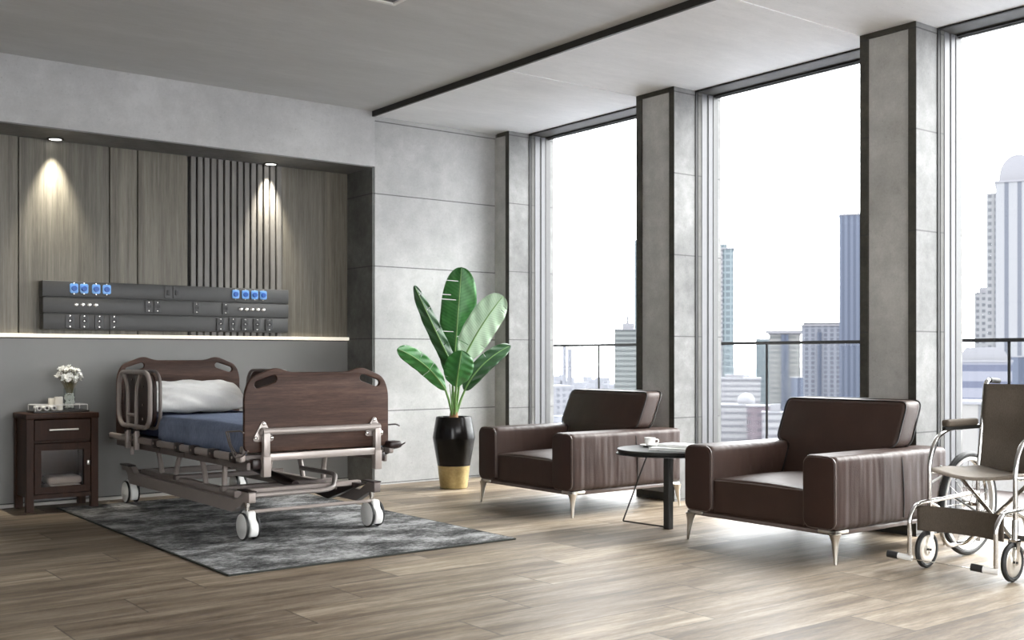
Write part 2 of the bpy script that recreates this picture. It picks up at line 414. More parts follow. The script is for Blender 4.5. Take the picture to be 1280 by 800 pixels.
struct(MB().box((X0 - .2, Y0 - .2, -0.12), (6.56, 8.8, 0)).build('floor', 'floor'))
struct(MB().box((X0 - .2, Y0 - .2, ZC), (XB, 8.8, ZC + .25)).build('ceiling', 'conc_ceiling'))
# lowered soffit with shallow panel joints in line with the columns
CY = [(7.888, YB), (5.826, 6.236), (3.793, 4.19), (1.76, 2.16), (-0.273, 0.127), (-2.306, -1.906)]
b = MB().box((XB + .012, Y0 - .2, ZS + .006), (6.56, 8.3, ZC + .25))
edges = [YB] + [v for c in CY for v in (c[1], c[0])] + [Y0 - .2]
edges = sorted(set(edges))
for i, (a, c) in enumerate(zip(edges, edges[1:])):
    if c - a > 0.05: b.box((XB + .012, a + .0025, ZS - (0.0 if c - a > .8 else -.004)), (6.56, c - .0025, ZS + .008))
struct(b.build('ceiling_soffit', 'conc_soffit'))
struct(MB().box((XB - .006, Y0, ZS - .002), (XB + .014, YB, ZC + .02)).build('trim_1', 'beam'))
# back wall: pier right of the recess, lintel, left pier
struct(MB().box((XB + .02, YB, 0), (6.6, 8.8, ZC)).build('wall_back', 'conc'))
struct(MB().box((X0 - .2, YB, 2.725), (XB + .02, 8.8, ZC)).build('wall_lintel', 'conc_plain'))
struct(MB().box((X0 - .2, YB, 0), (RL, 8.8, 2.725)).build('wall_pier', 'conc'))
struct(MB().box((RL, YR + .03, 0), (XB + .02, 8.8, 2.725)).build('wall_recess', 'black'))
# dark cheek and top of the recess
struct(MB().box((XB - .001, YB + .004, 0), (XB + .021, YR + .03, 2.725)).build('wall_cheek', 'dark_conc'))
struct(MB().box((RL, YB + .002, 2.715), (XB, YR + .03, 2.73)).build('ceiling_recess', 'dark_soffit'))
# oak panelling over the ledge: planks with open black joints, then a field of slats
b = MB(); xs = (RL, 1.30, 2.018, 2.675, 2.89, 3.295)
for a, c in zip(xs, xs[1:]): b.box((a + .004, YR, 1.255), (c - .004, YR + .03, 2.72), .002, 1)
b.box((4.105, YR, 1.255), (XB, YR + .03, 2.72), .002, 1)
struct(b.build('wall_panelling', 'oak'))
b = MB(); n = 14; w = (4.105 - 3.298) / n
for k in range(n): b.box((3.298 + k * w + .017, YR - .012, 1.255), (3.298 + (k + 1) * w, YR + .03, 2.72), .002, 1)
struct(b.build('trim_2', 'slat'))
struct(MB().box((RL, YR - .004, 0.03), (XB, YR + .03, 1.235)).build('wall_dado', 'grey_panel'))
struct(MB().box((RL, YR - .035, 1.243), (XB - .002, YR + .01, 1.271), .002, 1).build('trim_3', 'ledge'))
struct(MB().box((RL, YR - .02, 0.0), (XB - .001, YR + .01, 0.022)).build('baseboard_back', 'baseb'))
# left and rear walls of the room (behind the camera), with unseen openings added in both to let in more daylight
b = MB().box((X0 - .2, .2, 0), (X0, YB, ZC)); b.box((X0 - .2, Y0 - .2, 0), (X0, Y0 + .3, ZC)); b.box((X0 - .2, -1.7, 0), (X0, -1.5, ZC)); b.box((X0 - .2, Y0, 2.95), (X0, .2, ZC))
struct(b.build('wall_left', 'conc'))
b = MB()
for a, c in ((X0, .9), (2.6, 2.8), (4.4, 4.6), (6.3, 6.6)): b.box((a, Y0 - .2, 0), (c, Y0, ZC))
b.box((X0, Y0 - .2, 2.95), (6.6, Y0, ZC))
struct(b.build('wall_front', 'conc'))
# columns
names = ['wall_column_a', 'wall_column_b', 'wall_column_c', 'wall_column_d', 'wall_column_e', 'wall_column_f']
for i, (y0, y1) in enumerate(CY):
    nm = 'wall_column' if i == 0 else 'wall_column.%03d' % i
    y1b = y1 if i else YB - .001
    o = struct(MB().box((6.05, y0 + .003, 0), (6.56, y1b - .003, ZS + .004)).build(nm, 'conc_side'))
    # dark stone strips framing the recessed front panel, wrapped flush with the corner
    b = MB()
    b.box((6.03, y0, 0), (6.052, y0 + .052, ZS + .003)); (i and b.box((6.03, y1b - .058, 0), (6.052, y1b, ZS + .003)))
    b.box((6.03, y0 + .05, ZS - .03), (6.052, y1b - .05, ZS + .003)); b.box((6.03, y0 + .05, 0), (6.052, y1b - .05, .06))
    struct(b.build('trim_4' if i == 0 else 'trim_4.%03d' % i, 'stone')).parent = o
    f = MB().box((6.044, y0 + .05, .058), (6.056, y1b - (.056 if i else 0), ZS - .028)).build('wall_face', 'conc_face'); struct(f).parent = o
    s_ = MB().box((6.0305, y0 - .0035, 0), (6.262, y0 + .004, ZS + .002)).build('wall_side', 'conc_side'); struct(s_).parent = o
# windows between the columns
wy = [(6.236, 7.888), (4.19, 5.826), (2.16, 3.793), (0.127, 1.76), (-1.906, -0.273)]
for i, (y0, y1) in enumerate(wy):
    nm = 'window_%d' % (i + 1)
    b = MB()      # outer black line + grey reveal
    for side in (0, 1):
        ya, s = ((y1, -1) if side == 0 else (y0, 1))
        b.box((6.285, min(ya, ya + s * .012), 0), (6.325, max(ya, ya + s * .012), ZS + .004))
    b.box((6.275, y0, ZS - .010), (6.45, y1, ZS + .005))
    o = struct(b.build(nm, 'grey_frame'))
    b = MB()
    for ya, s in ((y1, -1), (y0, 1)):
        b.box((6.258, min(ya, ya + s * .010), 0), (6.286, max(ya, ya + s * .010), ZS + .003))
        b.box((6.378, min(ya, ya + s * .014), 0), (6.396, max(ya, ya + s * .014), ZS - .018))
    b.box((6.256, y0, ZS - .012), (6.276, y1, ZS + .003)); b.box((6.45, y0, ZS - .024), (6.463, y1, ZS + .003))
    struct(b.build('window_shadow_gap', 'black')).parent = o  # black strips stand in for the shadow gaps of the frame
    b = MB()
    for ya, s in ((y1, -1), (y0, 1)):
        b.box((6.322, min(ya, ya + s * .016), 0), (6.380, max(ya, ya + s * .016), ZS - .012), .003, 1)
        b.box((6.394, min(ya, ya + s * .018), 0), (6.446, max(ya, ya + s * .018), ZS - .014), .003, 1)
    b.box((6.46, y0, ZS - .020), (6.478, y1, ZS + .002))
    struct(b.build('window_rail', 'alu')).parent = o
    b = MB()
    for ya, s in ((y1, -1), (y0, 1)): b.box((6.444, min(ya, ya + s * .022), 0), (6.50, max(ya, ya + s * .022), ZS), .002, 1)
    b.box((6.476, y0, ZS - .030), (6.50, y1, ZS)); b.box((6.40, y0, 0), (6.50, y1, .03))
    struct(b.build('window_frame', 'dark_frame')).parent = o
    struct(MB().box((6.486, y0 + .02, .03), (6.492, y1 - .02, ZS - .028)).build('window_pane', 'pane')).parent = o

# recessed square ceiling light (only its corner is in the picture)
t = thing('ceiling_light', (2.8, 5.0, ZC), 'white framed square recessed light in the main ceiling, cut by the top of the frame', 'light')
cx0, cx1, cy0, cy1 = 2.80, 3.405, 4.96, 5.575
b = MB()
for a, c in (((cx0, cy1 - .03), (cx1, cy1)), ((cx0, cy0), (cx1, cy0 + .03)), ((cx0, cy0 + .03), (cx0 + .03, cy1 - .03)), ((cx1 - .03, cy0 + .03), (cx1, cy1 - .03))):
    b.box((*a, ZC - .014), (*c, ZC + .002), .003, 1)
b.build('frame', 'lightframe', t)
MB().box((cx0 + .03, cy0 + .03, ZC - .004), (cx1 - .03, cy1 - .03, ZC + .001)).build('louvre', 'dark_frame', t)
for k in range(1, 4): MB().box((cx0 + .03, cy0 + .15 * k, ZC - .012), (cx1 - .03, cy0 + .15 * k + .012, ZC - .002)).build('fin', 'dark_frame', t)

# downlights in the top of the recess
def downlight(x, y, label):
    t = thing('downlight', (x, y, 2.715), label, 'light', 'downlights in the recess')
    MB().lathe([(.042, 0), (.060, -.002), (.060, -.008), (.050, -.010), (.043, -.004)], (x, y, 2.715), 24, cap=False).build('ring', 'blackmetal', t)
    MB().lathe([(.001, -.007), (.043, -.007), (.043, -.002), (.001, -.002)], (x, y, 2.715), 24).build('lens', 'lens', t)
    l = bpy.data.lights.new('downlight_lamp', 'SPOT'); l.energy = SPOT; l.spot_size = math.radians(54); l.spot_blend = 1.0
    l.shadow_soft_size = .03; l.color = (1.0, 0.93, 0.80)
    lo = bpy.data.objects.new('downlight_lamp', l); COL.objects.link(lo); lo.parent = t; lo.location = (0, 0, -.02)
    lo.rotation_euler = (math.radians(4.5), 0, 0)
SPOT = 120
downlight(2.255, 8.478, 'small round downlight glowing above the left end of the grey oak wall')
downlight(3.975, 8.478, 'small round downlight glowing above the slatted strip of the recess')

# headwall service unit
t = thing('headwall_unit', (3.14, YR, 1.302), 'long dark grey bed head service panel with blue gas outlets on the oak wall', 'medical panel')
yf = 8.462
def slope_box(b, x0, x1, z0, z1): b.box((x0, yf, z0), (x1, YR + .002, z1), .006, 2)
b = MB(); slope_box(b, 2.159, 4.13, 1.545, 1.663); slope_box(b, 2.162, 4.13, 1.425, 1.541); slope_box(b, 2.165, 4.125, 1.302, 1.421)
b.box((2.18, yf + .012, 1.31), (4.11, YR, 1.65)); b.build('body', 'unit', t)
def screws(o, x, zs, y=yf - .004):
    for z in zs: MB().lathe([(.004, -.003), (.004, .001)], (x, y, z), 8, 'Y').build('screw', 'silver', o)
for x in (2.382, 2.455, 2.543, 2.622, 3.655, 3.740, 3.820, 3.897):
    o = MB().plate(rrect(.060, .070, .012), .012, lambda p, x=x: (x + p[0], yf - .005 + p[2], 1.610 + p[1]), bev=.002).build('gas_outlet', 'outletblue', t)
    MB().lathe([(.019, -.010), (.021, 0), (.021, .004)], (x, yf - .012, 1.610), 20, 'Y').build('port', 'outletdeep', o)
    screws(o, x, (1.650, 1.570))
for x in (2.398, 2.446, 2.494, 2.541, 3.700, 3.750, 3.800, 3.850, 3.898):
    MB().lathe([(.014, .002), (.014, -.004), (.010, -.006), (.010, -.022), (.005, -.023)], (x, yf, 1.490), 16, 'Y').build('connector', 'silver', t)
for x in (3.095, 3.162):
    o = MB().plate(rrect(.052, .088, .004), .010, lambda p, x=x: (x + p[0], yf - .003 + p[2], 1.604 + p[1]), bev=.001).build('switch_plate', 'unit_plate', t)
    MB().box((x - .012, yf - .016, 1.584), (x + .012, yf - .006, 1.624), .002, 1).build('rocker', 'unit_dark', o)
for x in (2.942, 3.010, 3.325, 3.568):
    o = MB().plate(rrect(.052, .088, .004), .010, lambda p, x=x: (x + p[0], yf - .003 + p[2], 1.490 + p[1]), bev=.001).build('data_socket', 'unit_plate', t)
    for dx in (-.017, .004): MB().box((x + dx, yf - .011, 1.480), (x + dx + .015, yf - .006, 1.502)).build('jack', 'unit_dark', o)
    screws(o, x, (1.523, 1.457), yf - .008)
for x in (2.352, 2.455, 2.565, 2.675, 3.525, 3.630, 3.737, 3.842, 3.950):
    o = MB().plate(rrect(.062, .100, .004), .012, lambda p, x=x: (x + p[0], yf - .004 + p[2], 1.364 + p[1]), bev=.001).build('power_socket', 'unit_plate', t)
    MB().lathe([(.018, 0), (.018, -.004), (.012, -.004), (.012, -.001)], (x, yf - .010, 1.368), 16, 'Y').build('socket_ring', 'unit_dark', o)
    screws(o, x, (1.405, 1.368, 1.325), yf - .010)

# ------------------------------------------------------------------ rug
t = tag(MB().box((2.215, 5.205, .001), (4.02, 8.27, .010), .003, 1).build('rug', 'rug', at=(3.1, 6.7, 0)), 'mottled dark grey rug spread under the hospital bed', 'rug')
b = MB()
for a, c in (((2.207, 5.197), (4.028, 5.212)), ((2.207, 8.262), (4.028, 8.277)), ((2.207, 5.21), (2.222, 8.265)), ((4.013, 5.21), (4.028, 8.265))):
    b.box((*a, .0005), (*c, .0095), .002, 1)
b.build('binding', 'rugedge', t)

# ------------------------------------------------------------------ hospital bed
bed = thing('hospital_bed', (3.145, 7.15, .01), 'wheeled hospital bed with brown wooden end boards, blue blanket and raised steel side rail', 'bed')
def board_outline(z0, zt, xl=2.65, xr=3.625):
    w = xr - xl
    P = [(xl, z0), (xl, zt - .155), (xl + .035, zt - .065), (xl + .20, zt), (xl + .285, zt - .032), (xr - .285, zt - .032), (xr - .20, zt), (xr - .035, zt - .065), (xr, zt - .155), (xr, z0)]
    R = [.05, .07, .07, .05, .05, .05, .05, .07, .07, .05]
    return round_outline(P, R, 6)
def slot(cx, cz, ln, r, ang):
    o = []; n = 7
    for s in (1, -1):
        for k in range(n + 1):
            a = -PI / 2 + PI * k / n + (0 if s > 0 else PI)
            o.append((s * ln / 2 + r * math.cos(a), r * math.sin(a)))
    ca, sa = math.cos(ang), math.sin(ang)
    return [(cx + u * ca - w * sa, cz + u * sa + w * ca) for u, w in o]
for nm, z0, zt, y in (('headboard', .50, 1.105, 8.32), ('footboard', .535, 1.040, 6.02)):
    holes = [slot(2.785, zt - .088, .105, .022, .32), slot(3.49, zt - .088, .105, .022, -.32)]
    MB().plate(board_outline(z0, zt), .028, lambda p, y=y: (p[0], y + p[2], p[1]), holes, .006).build(nm, 'board', bed)
# mattress, blanket
def soft(v, amp, f, s=0):
    return amp * (math.sin(v.x * f + s) * math.sin(v.y * f * 1.3 + s * 2) + .5 * math.sin(v.y * f * 2.1 - v.x * 3))
MB().box((2.695, 6.055, .525), (3.575, 8.285, .675), .045, 4).build('mattress', 'navy', bed)
def grid_blanket():
    bm = MB(); nx, ny = 40, 60
    # cross-section runs down the left side, over the top and down the right side
    prof = []
    x0, x1, zt, zb, r = 2.668, 3.60, .694, .512, .05
    pts = [(x0, zb), (x0 + .004, .58), (x0 + .006, zt - r)]
    for k in range(6):
        a = PI - PI / 2 * k / 5; pts.append((x0 + .006 + r + r * math.cos(a), zt - r + r * math.sin(a)))
    for k in range(1, 16): pts.append((x0 + .056 + (x1 - x0 - .112) * k / 16, zt))
    for k in range(6):
        a = PI / 2 - PI / 2 * k / 5; pts.append((x1 - .006 - r + r * math.cos(a), zt - r + r * math.sin(a)))
    pts += [(x1 - .006, zt - r - .01), (x1 - .004, .58), (x1, zb)]
    vs = []
    for j in range(ny + 1):
        y = 6.05 + (7.50 - 6.05) * j / ny
        row = []
        for i, (x, z) in enumerate(pts):
            side = z < zt - r
            d = .007 * math.sin(y * 19 + i * .3) * math.sin(y * 7.3 + 1) if side else 0
            e = .006 * math.sin(y * 9 + x * 5) * math.sin(x * 8) + .004 * math.sin(x * 13 - y * 6)
            yy = y
            if j == ny: yy += .0
            row.append(bm.bm.verts.new((x + (d if x < 3 else -d), yy, z + (e if not side else 0) + (.0 if j < ny - 1 else -.004))))
        vs.append(row)
    for a, c in zip(vs, vs[1:]):
        for i in range(len(pts) - 1): bm.bm.faces.new((a[i], a[i + 1], c[i + 1], c[i]))
    return bm
o = grid_blanket().build('blanket', 'blue', bed, angle=60)
sm = o.modifiers.new('thickness', 'SOLIDIFY'); sm.thickness = .012; sm.offset = -1
# deck frame: left and right deck tubes with clamps and a dark under-bar
for s, x in ((-1, 2.635), (1, 3.640)):
    MB().box((x - .018, 5.99, .484), (x + .018, 8.40, .530), .012, 3).build('deck_rail', 'bedmetal', bed)
    MB().box((x - .012 - s * .04, 6.0, .435), (x + .012 - s * .04, 8.36, .480), .004, 1).build('under_rail', 'bedmetal_dk', bed)
    MB().lathe([(.017, -.02), (.020, 0), (.012, .006)], (x, 8.40, .507), 16, 'Y').build('end_cap', 'chrome', bed)
    for y in (7.42, 7.0, 6.74, 6.43, 6.10, 7.83):
        o = MB().box((x - .022, y - .050, .474), (x + .022, y + .050, .537), .010, 2).build('clamp', 'dkplastic', bed)
        MB().lathe([(.008, -.004), (.008, .004)], (x + s * .023, y, .508), 10, 'X').build('bolt', 'bedmetal', o)
MB().box((2.66, 6.04, .486), (3.615, 8.30, .522), .006, 1).build('mattress_deck', 'bedmetal_dk', bed)
for y in (6.45, 7.0, 7.45, 8.0): MB().box((2.66, y - .02, .44), (3.615, y + .02, .482), .004, 1).build('cross_bar', 'bedmetal_dk', bed)
# curved lift struts, base beams
for s, x in ((-1, 2.79), (1, 3.49)):
    for y, yb in ((7.85, 7.74), (7.37, 7.47), (7.02, 6.93), (6.60, 6.63)):
        p = [(x, y, .445), (x, y * .35 + yb * .65 + .03 * (1 if y > yb else -1) * -.2, .36), (x, yb, .262)]
        MB().tube(fillet(p, .08, 6), .017, 10).build('lift_strut', 'bedmetal', bed)
    MB().box((x - .024, 6.42, .226), (x + .024, 8.12, .268), .006, 2).build('inner_beam', 'bedmetal', bed)
    xb = 2.715 if s < 0 else 3.565
    out = [(8.33, .285), (8.33, .250), (8.22, .245), (8.16, .160), (6.28, .160), (6.11, .235), (6.04, .235), (6.04, .300), (6.12, .300), (6.23, .240), (8.06, .240), (8.12, .285)]
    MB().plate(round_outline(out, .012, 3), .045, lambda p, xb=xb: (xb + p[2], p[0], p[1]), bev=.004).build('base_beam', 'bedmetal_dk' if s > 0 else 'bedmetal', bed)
    MB().box((xb - .028, 6.04, .298), (xb + .028, 6.20, .306), .002, 1).build('cover_plate', 'dkplastic', bed)
    MB().box((xb - .028, 8.16, .284), (xb + .028, 8.35, .294), .002, 1).build('cover_plate', 'dkplastic', bed)
# cross members between the beams
MB().tube(fillet([(2.72, 6.10, .178), (3.55, 6.10, .178)], .02), .011, 10).build('cross_tube', 'bedmetal', bed)
MB().tube(fillet([(2.74, 6.14, .268), (3.30, 6.14, .268), (3.46, 6.40, .33), (3.46, 6.9, .33)], .08, 6), .016, 10).build('pedal_bar', 'bar', bed)
MB().box((2.74, 6.22, .268), (3.55, 6.27, .300), .006, 1).build('cross_plate', 'bedmetal', bed)
MB().box((2.74, 8.14, .215), (3.55, 8.18, .260), .006, 1).build('cross_plate', 'bedmetal_dk', bed)
MB().box((2.74, 6.55, .250), (3.55, 6.60, .285), .006, 1).build('cross_plate', 'bedmetal_dk', bed)
MB().box((2.74, 7.35, .250), (3.55, 7.40, .285), .006, 1).build('cross_plate', 'bedmetal_dk', bed)
MB().tube([(3.12, 6.30, .29), (3.12, 7.35, .40)], .028, 12).build('actuator', 'dkplastic', bed)
# the lowered lift link seen on the right
MB().plate(round_outline([(6.10, .29), (6.35, .29), (6.75, .17), (6.55, .15)], .02, 3), .04, lambda p: (3.50 + p[2], p[0], p[1]), bev=.003).build('lift_link', 'dkplastic', bed)
# casters
def caster(x, y):
    c = thing('caster', (x, y, .01), None, None); c.parent = bed; c.location = Vector((x, y, .01)) - wl(bed)
    zc = .092; hy = y - .006
    out = [(y - .046, .184), (y + .040, .184), (y + .060, .150), (y + .086, .090), (y + .075, .060), (y - .070, .030), (y - .092, .065), (y - .088, .110), (y - .050, .140)]
    MB().plate(round_outline(out, .02, 4), .052, lambda p: (x + .012 + p[2], p[0], p[1]), bev=.008).build('hood', 'white_pl', c)
    for s in (-1, 1):
        MB().lathe([(.060, -.008), (.080, -.007), (.0815, 0), (.080, .007), (.060, .008)], (x + (.046 if s > 0 else -.026), y, zc), 32, 'X').build('tyre', 'rubber', c)
        MB().lathe([(.004, .012), (.020, .013), (.024, .0115), (.064, .013), (.075, .009), (.075, .002)] if s > 0 else [(.075, -.002), (.075, -.009), (.064, -.013), (.024, -.0115), (.020, -.013), (.004, -.012)], (x + (.046 if s > 0 else -.026), y, zc), 32, 'X').build('wheel_disc', 'white_pl', c)
    MB().lathe([(.012, .176), (.012, .205), (.016, .207), (.016, .245)], (x, hy, 0), 14).build('stem', 'chrome', c)
    return c
for x in (2.715, 3.565):
    for y in (6.12, 8.22): caster(x, y)
# foot end bracket frame
for s, x in ((-1, 2.765), (1, 3.515)):
    tri = round_outline([(x, .735), (x + .075, .600), (x - .075, .600)], .035, 5)
    o = MB().plate(tri, .010, lambda p: (p[0], 6.000 + p[2], p[1]), bev=.002).build('bracket_plate', 'bar', bed)
    for dx, dz in ((0, .705), (-.05, .622), (.05, .622)): MB().lathe([(.011, .004), (.010, -.004), (.004, -.007)], (x + dx, 5.992, dz), 12, 'Y').build('bolt', 'chrome', o)
    MB().lathe([(.030, .0), (.030, -.03), (.026, -.035)], (x, 5.998, .655), 18, 'Y').build('boss', 'bar', o)
    z0, zt = (.385, .655)
    MB().box((x - .020, 5.945, .500), (x + .020, 5.985, zt), .005, 2).build('foot_post', 'bar', bed)
    MB().box((x - .024, 5.940, z0 + .01), (x + .024, 5.990, .515), .005, 2).build('post_sleeve', 'bedmetal', bed)
    MB().box((x + s * .045 - .03, 5.98, .44), (x + s * .045 + .03, 6.04, .50), .012, 2).build('release_catch', 'dkplastic', bed)
MB().tube([(2.745, 5.965, .660), (3.535, 5.965, .660)], .021, 14).build('foot_bar', 'bar', bed)
MB().box((2.785, 5.95, .488), (3.495, 5.98, .532), .005, 2).build('lower_bar', 'bar', bed)
MB().tube([(2.66, 6.075, .548), (3.60, 6.075, .548)], .024, 12).build('deck_end_tube', 'bar', bed)
# side rails
def side_rail(x, s):
    y0, y1 = (7.49, 8.15)
    rr = rrect(y1 - y0, .385, .11, 6); cy, cz = (y0 + y1) / 2, .797
    b = MB().tube([(x, cy + u, cz + w) for u, w in rr], .0165, 10, closed=True)
    o = b.build('side_rail', 'bedmetal', bed)
    for k, (ya, yb) in enumerate(((8.03, 7.95), (7.68, 7.77))):
        MB().tube(fillet([(x, ya, .975), (x, ya * .4 + yb * .6, .92), (x, yb, .86), (x, yb, .47)], .05), .0135, 8).build('upright', 'bedmetal', o)
    MB().tube([(x, 7.95, .685), (x, 7.77, .685)], .012, 8).build('crossbar', 'bedmetal', o)
    MB().plate(rrect(y1 - y0 - .02, .38, .11, 6), .02, lambda p: (x - s * .035 + p[2], cy - .02 + p[0], cz + p[1]), bev=.004).build('padded_panel', 'maroon', o)
    b = MB().tube([(x - s * .062, cy - .035 + u, cz + w) for u, w in rrect(y1 - y0 - .02, .40, .11, 6)], .012, 8, closed=True)
    b.build('panel_rim', 'bedmetal_dk', o)
    for y, z in ((7.70, .89), (7.70, .76), (7.70, .66), (7.93, .935), (7.82, .945)):
        MB().lathe([(.010, -.003), (.008, .004)], (x - s * .022, y, z), 10, 'X').build('rivet', 'chrome', o)
    for y in (7.95, 7.77):
        c = MB().box((x - .018, y - .022, .44), (x + .018, y + .022, .575), .008, 2).build('hinge_clamp', 'bedmetal', o)
        MB().lathe([(.016, -.024), (.016, .024)], (x, y, .575), 12, 'X').build('pivot_knob', 'dkplastic', c)
    MB().tube([(x, 7.86, .40), (x, 7.86, .455)], .014, 10).build('release_knob', 'bedmetal', o)
side_rail(2.615, -1); side_rail(3.665, 1)
# drainage bag wire hooks by the footboard
for s, x in ((-1, 2.612), (1, 3.665)):
    b = MB().tube(fillet([(x, 6.185, .655), (x, 6.14, .585), (x, 6.05, .508), (x, 5.955, .522), (x, 5.87, .560)], .02), .005, 6)
    b.build('wire_hook', 'bedmetal_dk', bed)
    b = MB().tube(fillet([(x + .0, 6.165, .655), (x + .012, 6.0, .668), (x + .012, 5.96, .66)], .01), .005, 6)
    b.build('wire_hook', 'bedmetal_dk', bed)
    b = MB().tube(fillet([(x, 6.15, .652), (x, 6.11, .58), (x, 6.04, .535)], .02), .004, 6)
    b.build('wire_hook', 'bedmetal_dk', bed)
MB().box((3.60, 5.94, .52), (3.69, 6.04, .565), .015, 3).build('hand_crank', 'dkplastic', bed)

# pillow
def pillow():
    m = MB(); nu, nv = 36, 20; W, H = .78, .31
    cx, cy, cz = 3.145, 8.05, .800; tilt = math.radians(38)
    def pt(u, v, s):
        e = (1 - abs(u) ** 3.2) ** .5 * (1 - abs(v) ** 3.0) ** .5
        pin = 1 - .06 * (u * u * v * v)
        x = u * W / 2 * (1 - .05 * (1 - u * u) * 0 - .04 * (1 - abs(v)) * 0) * pin; y = v * H / 2 * pin
        wr = .013 * math.sin(10 * u + 9 * v + 2 * math.sin(3 * v)) * e + .009 * math.sin(19 * u - 15 * v + 2 * math.sin(4 * u)) * (.35 + .65 * abs(u)) * e
        wr += .010 * math.exp(-((u * .8 + v * .9 + .35) / .10) ** 2) * e - .010 * math.exp(-((u * .7 + v * .8 + .62) / .08) ** 2) * e
        z = s * (.080 * e + wr)
        return Vector((x, y * math.cos(tilt) - z * math.sin(tilt) * 1.0, y * math.sin(tilt) + z * math.cos(tilt))) + Vector((cx, cy, cz))
    G = {}
    for s in (1, -1):
        for i in range(nu + 1):
            for j in range(nv + 1):
                edge = i in (0, nu) or j in (0, nv)
                if edge and s == -1: G[s, i, j] = G[1, i, j]; continue
                u = math.sin(PI / 2 * (2 * i / nu - 1)); v = math.sin(PI / 2 * (2 * j / nv - 1))
                G[s, i, j] = m.bm.verts.new(pt(u, v, s))
        for i in range(nu):
            for j in range(nv):
                q = [G[s, i, j], G[s, i + 1, j], G[s, i + 1, j + 1], G[s, i, j + 1]]
                m.bm.faces.new(q if s == 1 else q[::-1])
    return m
o = pillow().build('pillow', 'pillow', at=(3.145, 8.02, .69), angle=80)
tag(o, 'plump creased white pillow lying at the head of the bed', 'pillow')
sb = o.modifiers.new('smooth', 'SUBSURF'); sb.levels = 1; sb.render_levels = 1

# ------------------------------------------------------------------ nightstand and the things on it
ns = thing('nightstand', (2.225, 8.34, 0), 'dark walnut bedside cabinet with a drawer and a smoked glass door', 'nightstand')
nx0, nx1, ny0, ny1, nz = 1.978, 2.473, 8.17, 8.535, .695
MB().box((nx0 - .004, ny0 - .004, .655), (nx1 + .004, ny1, nz), .004, 2).build('top', 'walnut', ns)
for x in (nx0, nx1 - .052):
    for y in (ny0, ny1 - .06): MB().box((x, y, 0), (x + .052, y + .055, .657), .003, 1).build('leg', 'walnut', ns)
for x in (nx0 + .010, nx1 - .026): MB().box((x, ny0 + .05, .10), (x + .016, ny1 - .05, .656)).build('side_panel', 'walnut', ns)
MB().box((nx0 + .04, ny1 - .02, .10), (nx1 - .04, ny1 - .008, .656)).build('back_panel', 'walnut', ns)
MB().box((nx0 + .045, ny0 + .010, .090), (nx1 - .045, ny1 - .03, .120)).build('bottom_rail', 'walnut', ns)
MB().box((nx0 + .02, ny0 + .03, .485), (nx1 - .02, ny1 - .03, .50)).build('shelf', 'walnut', ns)
o = MB().box((nx0 + .056, ny0 + .004, .503), (nx1 - .056, ny0 + .022, .650), .002, 1).build('drawer', 'walnut', ns)
h = MB().tube([(2.125, ny0 - .026, .580), (2.325, ny0 - .026, .580)], .007, 10)
for x in (2.14, 2.31): h.tube([(x, ny0 - .026, .580), (x, ny0 + .006, .580)], .005, 8)
h.build('handle', 'steel', o)
b = MB(); x0, x1, z0, z1 = nx0 + .056, nx1 - .056, .124, .482
for a, c in (((x0, z0), (x1, z0 + .050)), ((x0, z1 - .050), (x1, z1)), ((x0, z0 + .05), (x0 + .045, z1 - .05)), ((x1 - .045, z0 + .05), (x1, z1 - .05))):
    b.box((a[0], ny0 + .002, a[1]), (c[0], ny0 + .022, c[1]), .0015, 1)
o = b.build('door', 'walnut', ns)
MB().box((x0 + .04, ny0 + .010, z0 + .045), (x1 - .04, ny0 + .014, z1 - .045)).build('glass_panel', 'frost', o)
MB().box((x1 - .026, ny0 - .016, .318), (x1 - .008, ny0 + .004, .350), .003, 2).build('knob', 'steel', o)
for k, (z, y) in enumerate(((.121, 8.20), (.181, 8.205))):
    tb = MB().box((2.13, y, z), (2.37, y + .18, z + .058), .024, 4)
    o = tb.build('folded_towel', 'towel', at=(2.25, y + .09, z))
    tag(o, ('folded white towel at the bottom of the cabinet, behind the smoked glass', 'folded white towel on top of another towel behind the smoked glass')[k], 'towel', 'folded towels in the bedside cabinet')

# tray with its wire rail
ty0, ty1, tx0, tx1 = 8.235, 8.455, 2.045, 2.430
tr = thing('tray', (2.2375, 8.345, nz), 'dark serving tray with a thin white wire rail on the bedside cabinet', 'tray')
MB().box((tx0, ty0, nz + .001), (tx1, ty1, nz + .016), .004, 2).build('base', 'traydark', tr)
b = MB().tube([(tx0 + .012, ty0 + .012, nz + .056), (tx1 - .012, ty0 + .012, nz + .056), (tx1 - .012, ty1 - .012, nz + .056), (tx0 + .012, ty1 - .012, nz + .056)], .0032, 6, closed=True)
for x in (tx0 + .012, tx1 - .012):
    for y in (ty0 + .012, ty1 - .012): b.tube([(x, y, nz + .012), (x, y, nz + .056)], .003, 6)
b.build('wire_rail', 'whitemetal', tr)
zt = nz + .0165
for k, (x, lab) in enumerate(((2.088, 'rolled white towel on the tray, farthest from the candles'), (2.140, 'rolled white towel in the middle of the three on the tray'), (2.190, 'rolled white towel on the tray, next to the candles'))):
    r0 = .0185; pr = []
    b = MB().lathe([(r0, 0), (r0, .10), (r0 * .55, .101), (r0 * .5, .095), (r0 * .25, .095)], (x, 8.262, zt + r0), 18, 'Y', cap=False)
    b.lathe([(r0, 0), (r0 * .62, -.002), (r0 * .5, .004), (r0 * .42, .02)], (x, 8.262, zt + r0), 18, 'Y', cap=False)
    o = b.build('rolled_towel', 'towel', at=(x, 8.31, zt)); tag(o, lab, 'towel', 'rolled towels on the tray')
    MB().lathe([(.0005, .003), (r0 * .5, .003)], (x, 8.262, zt + r0), 14, 'Y', cap=False).build('towel_core', 'dkplastic', o)
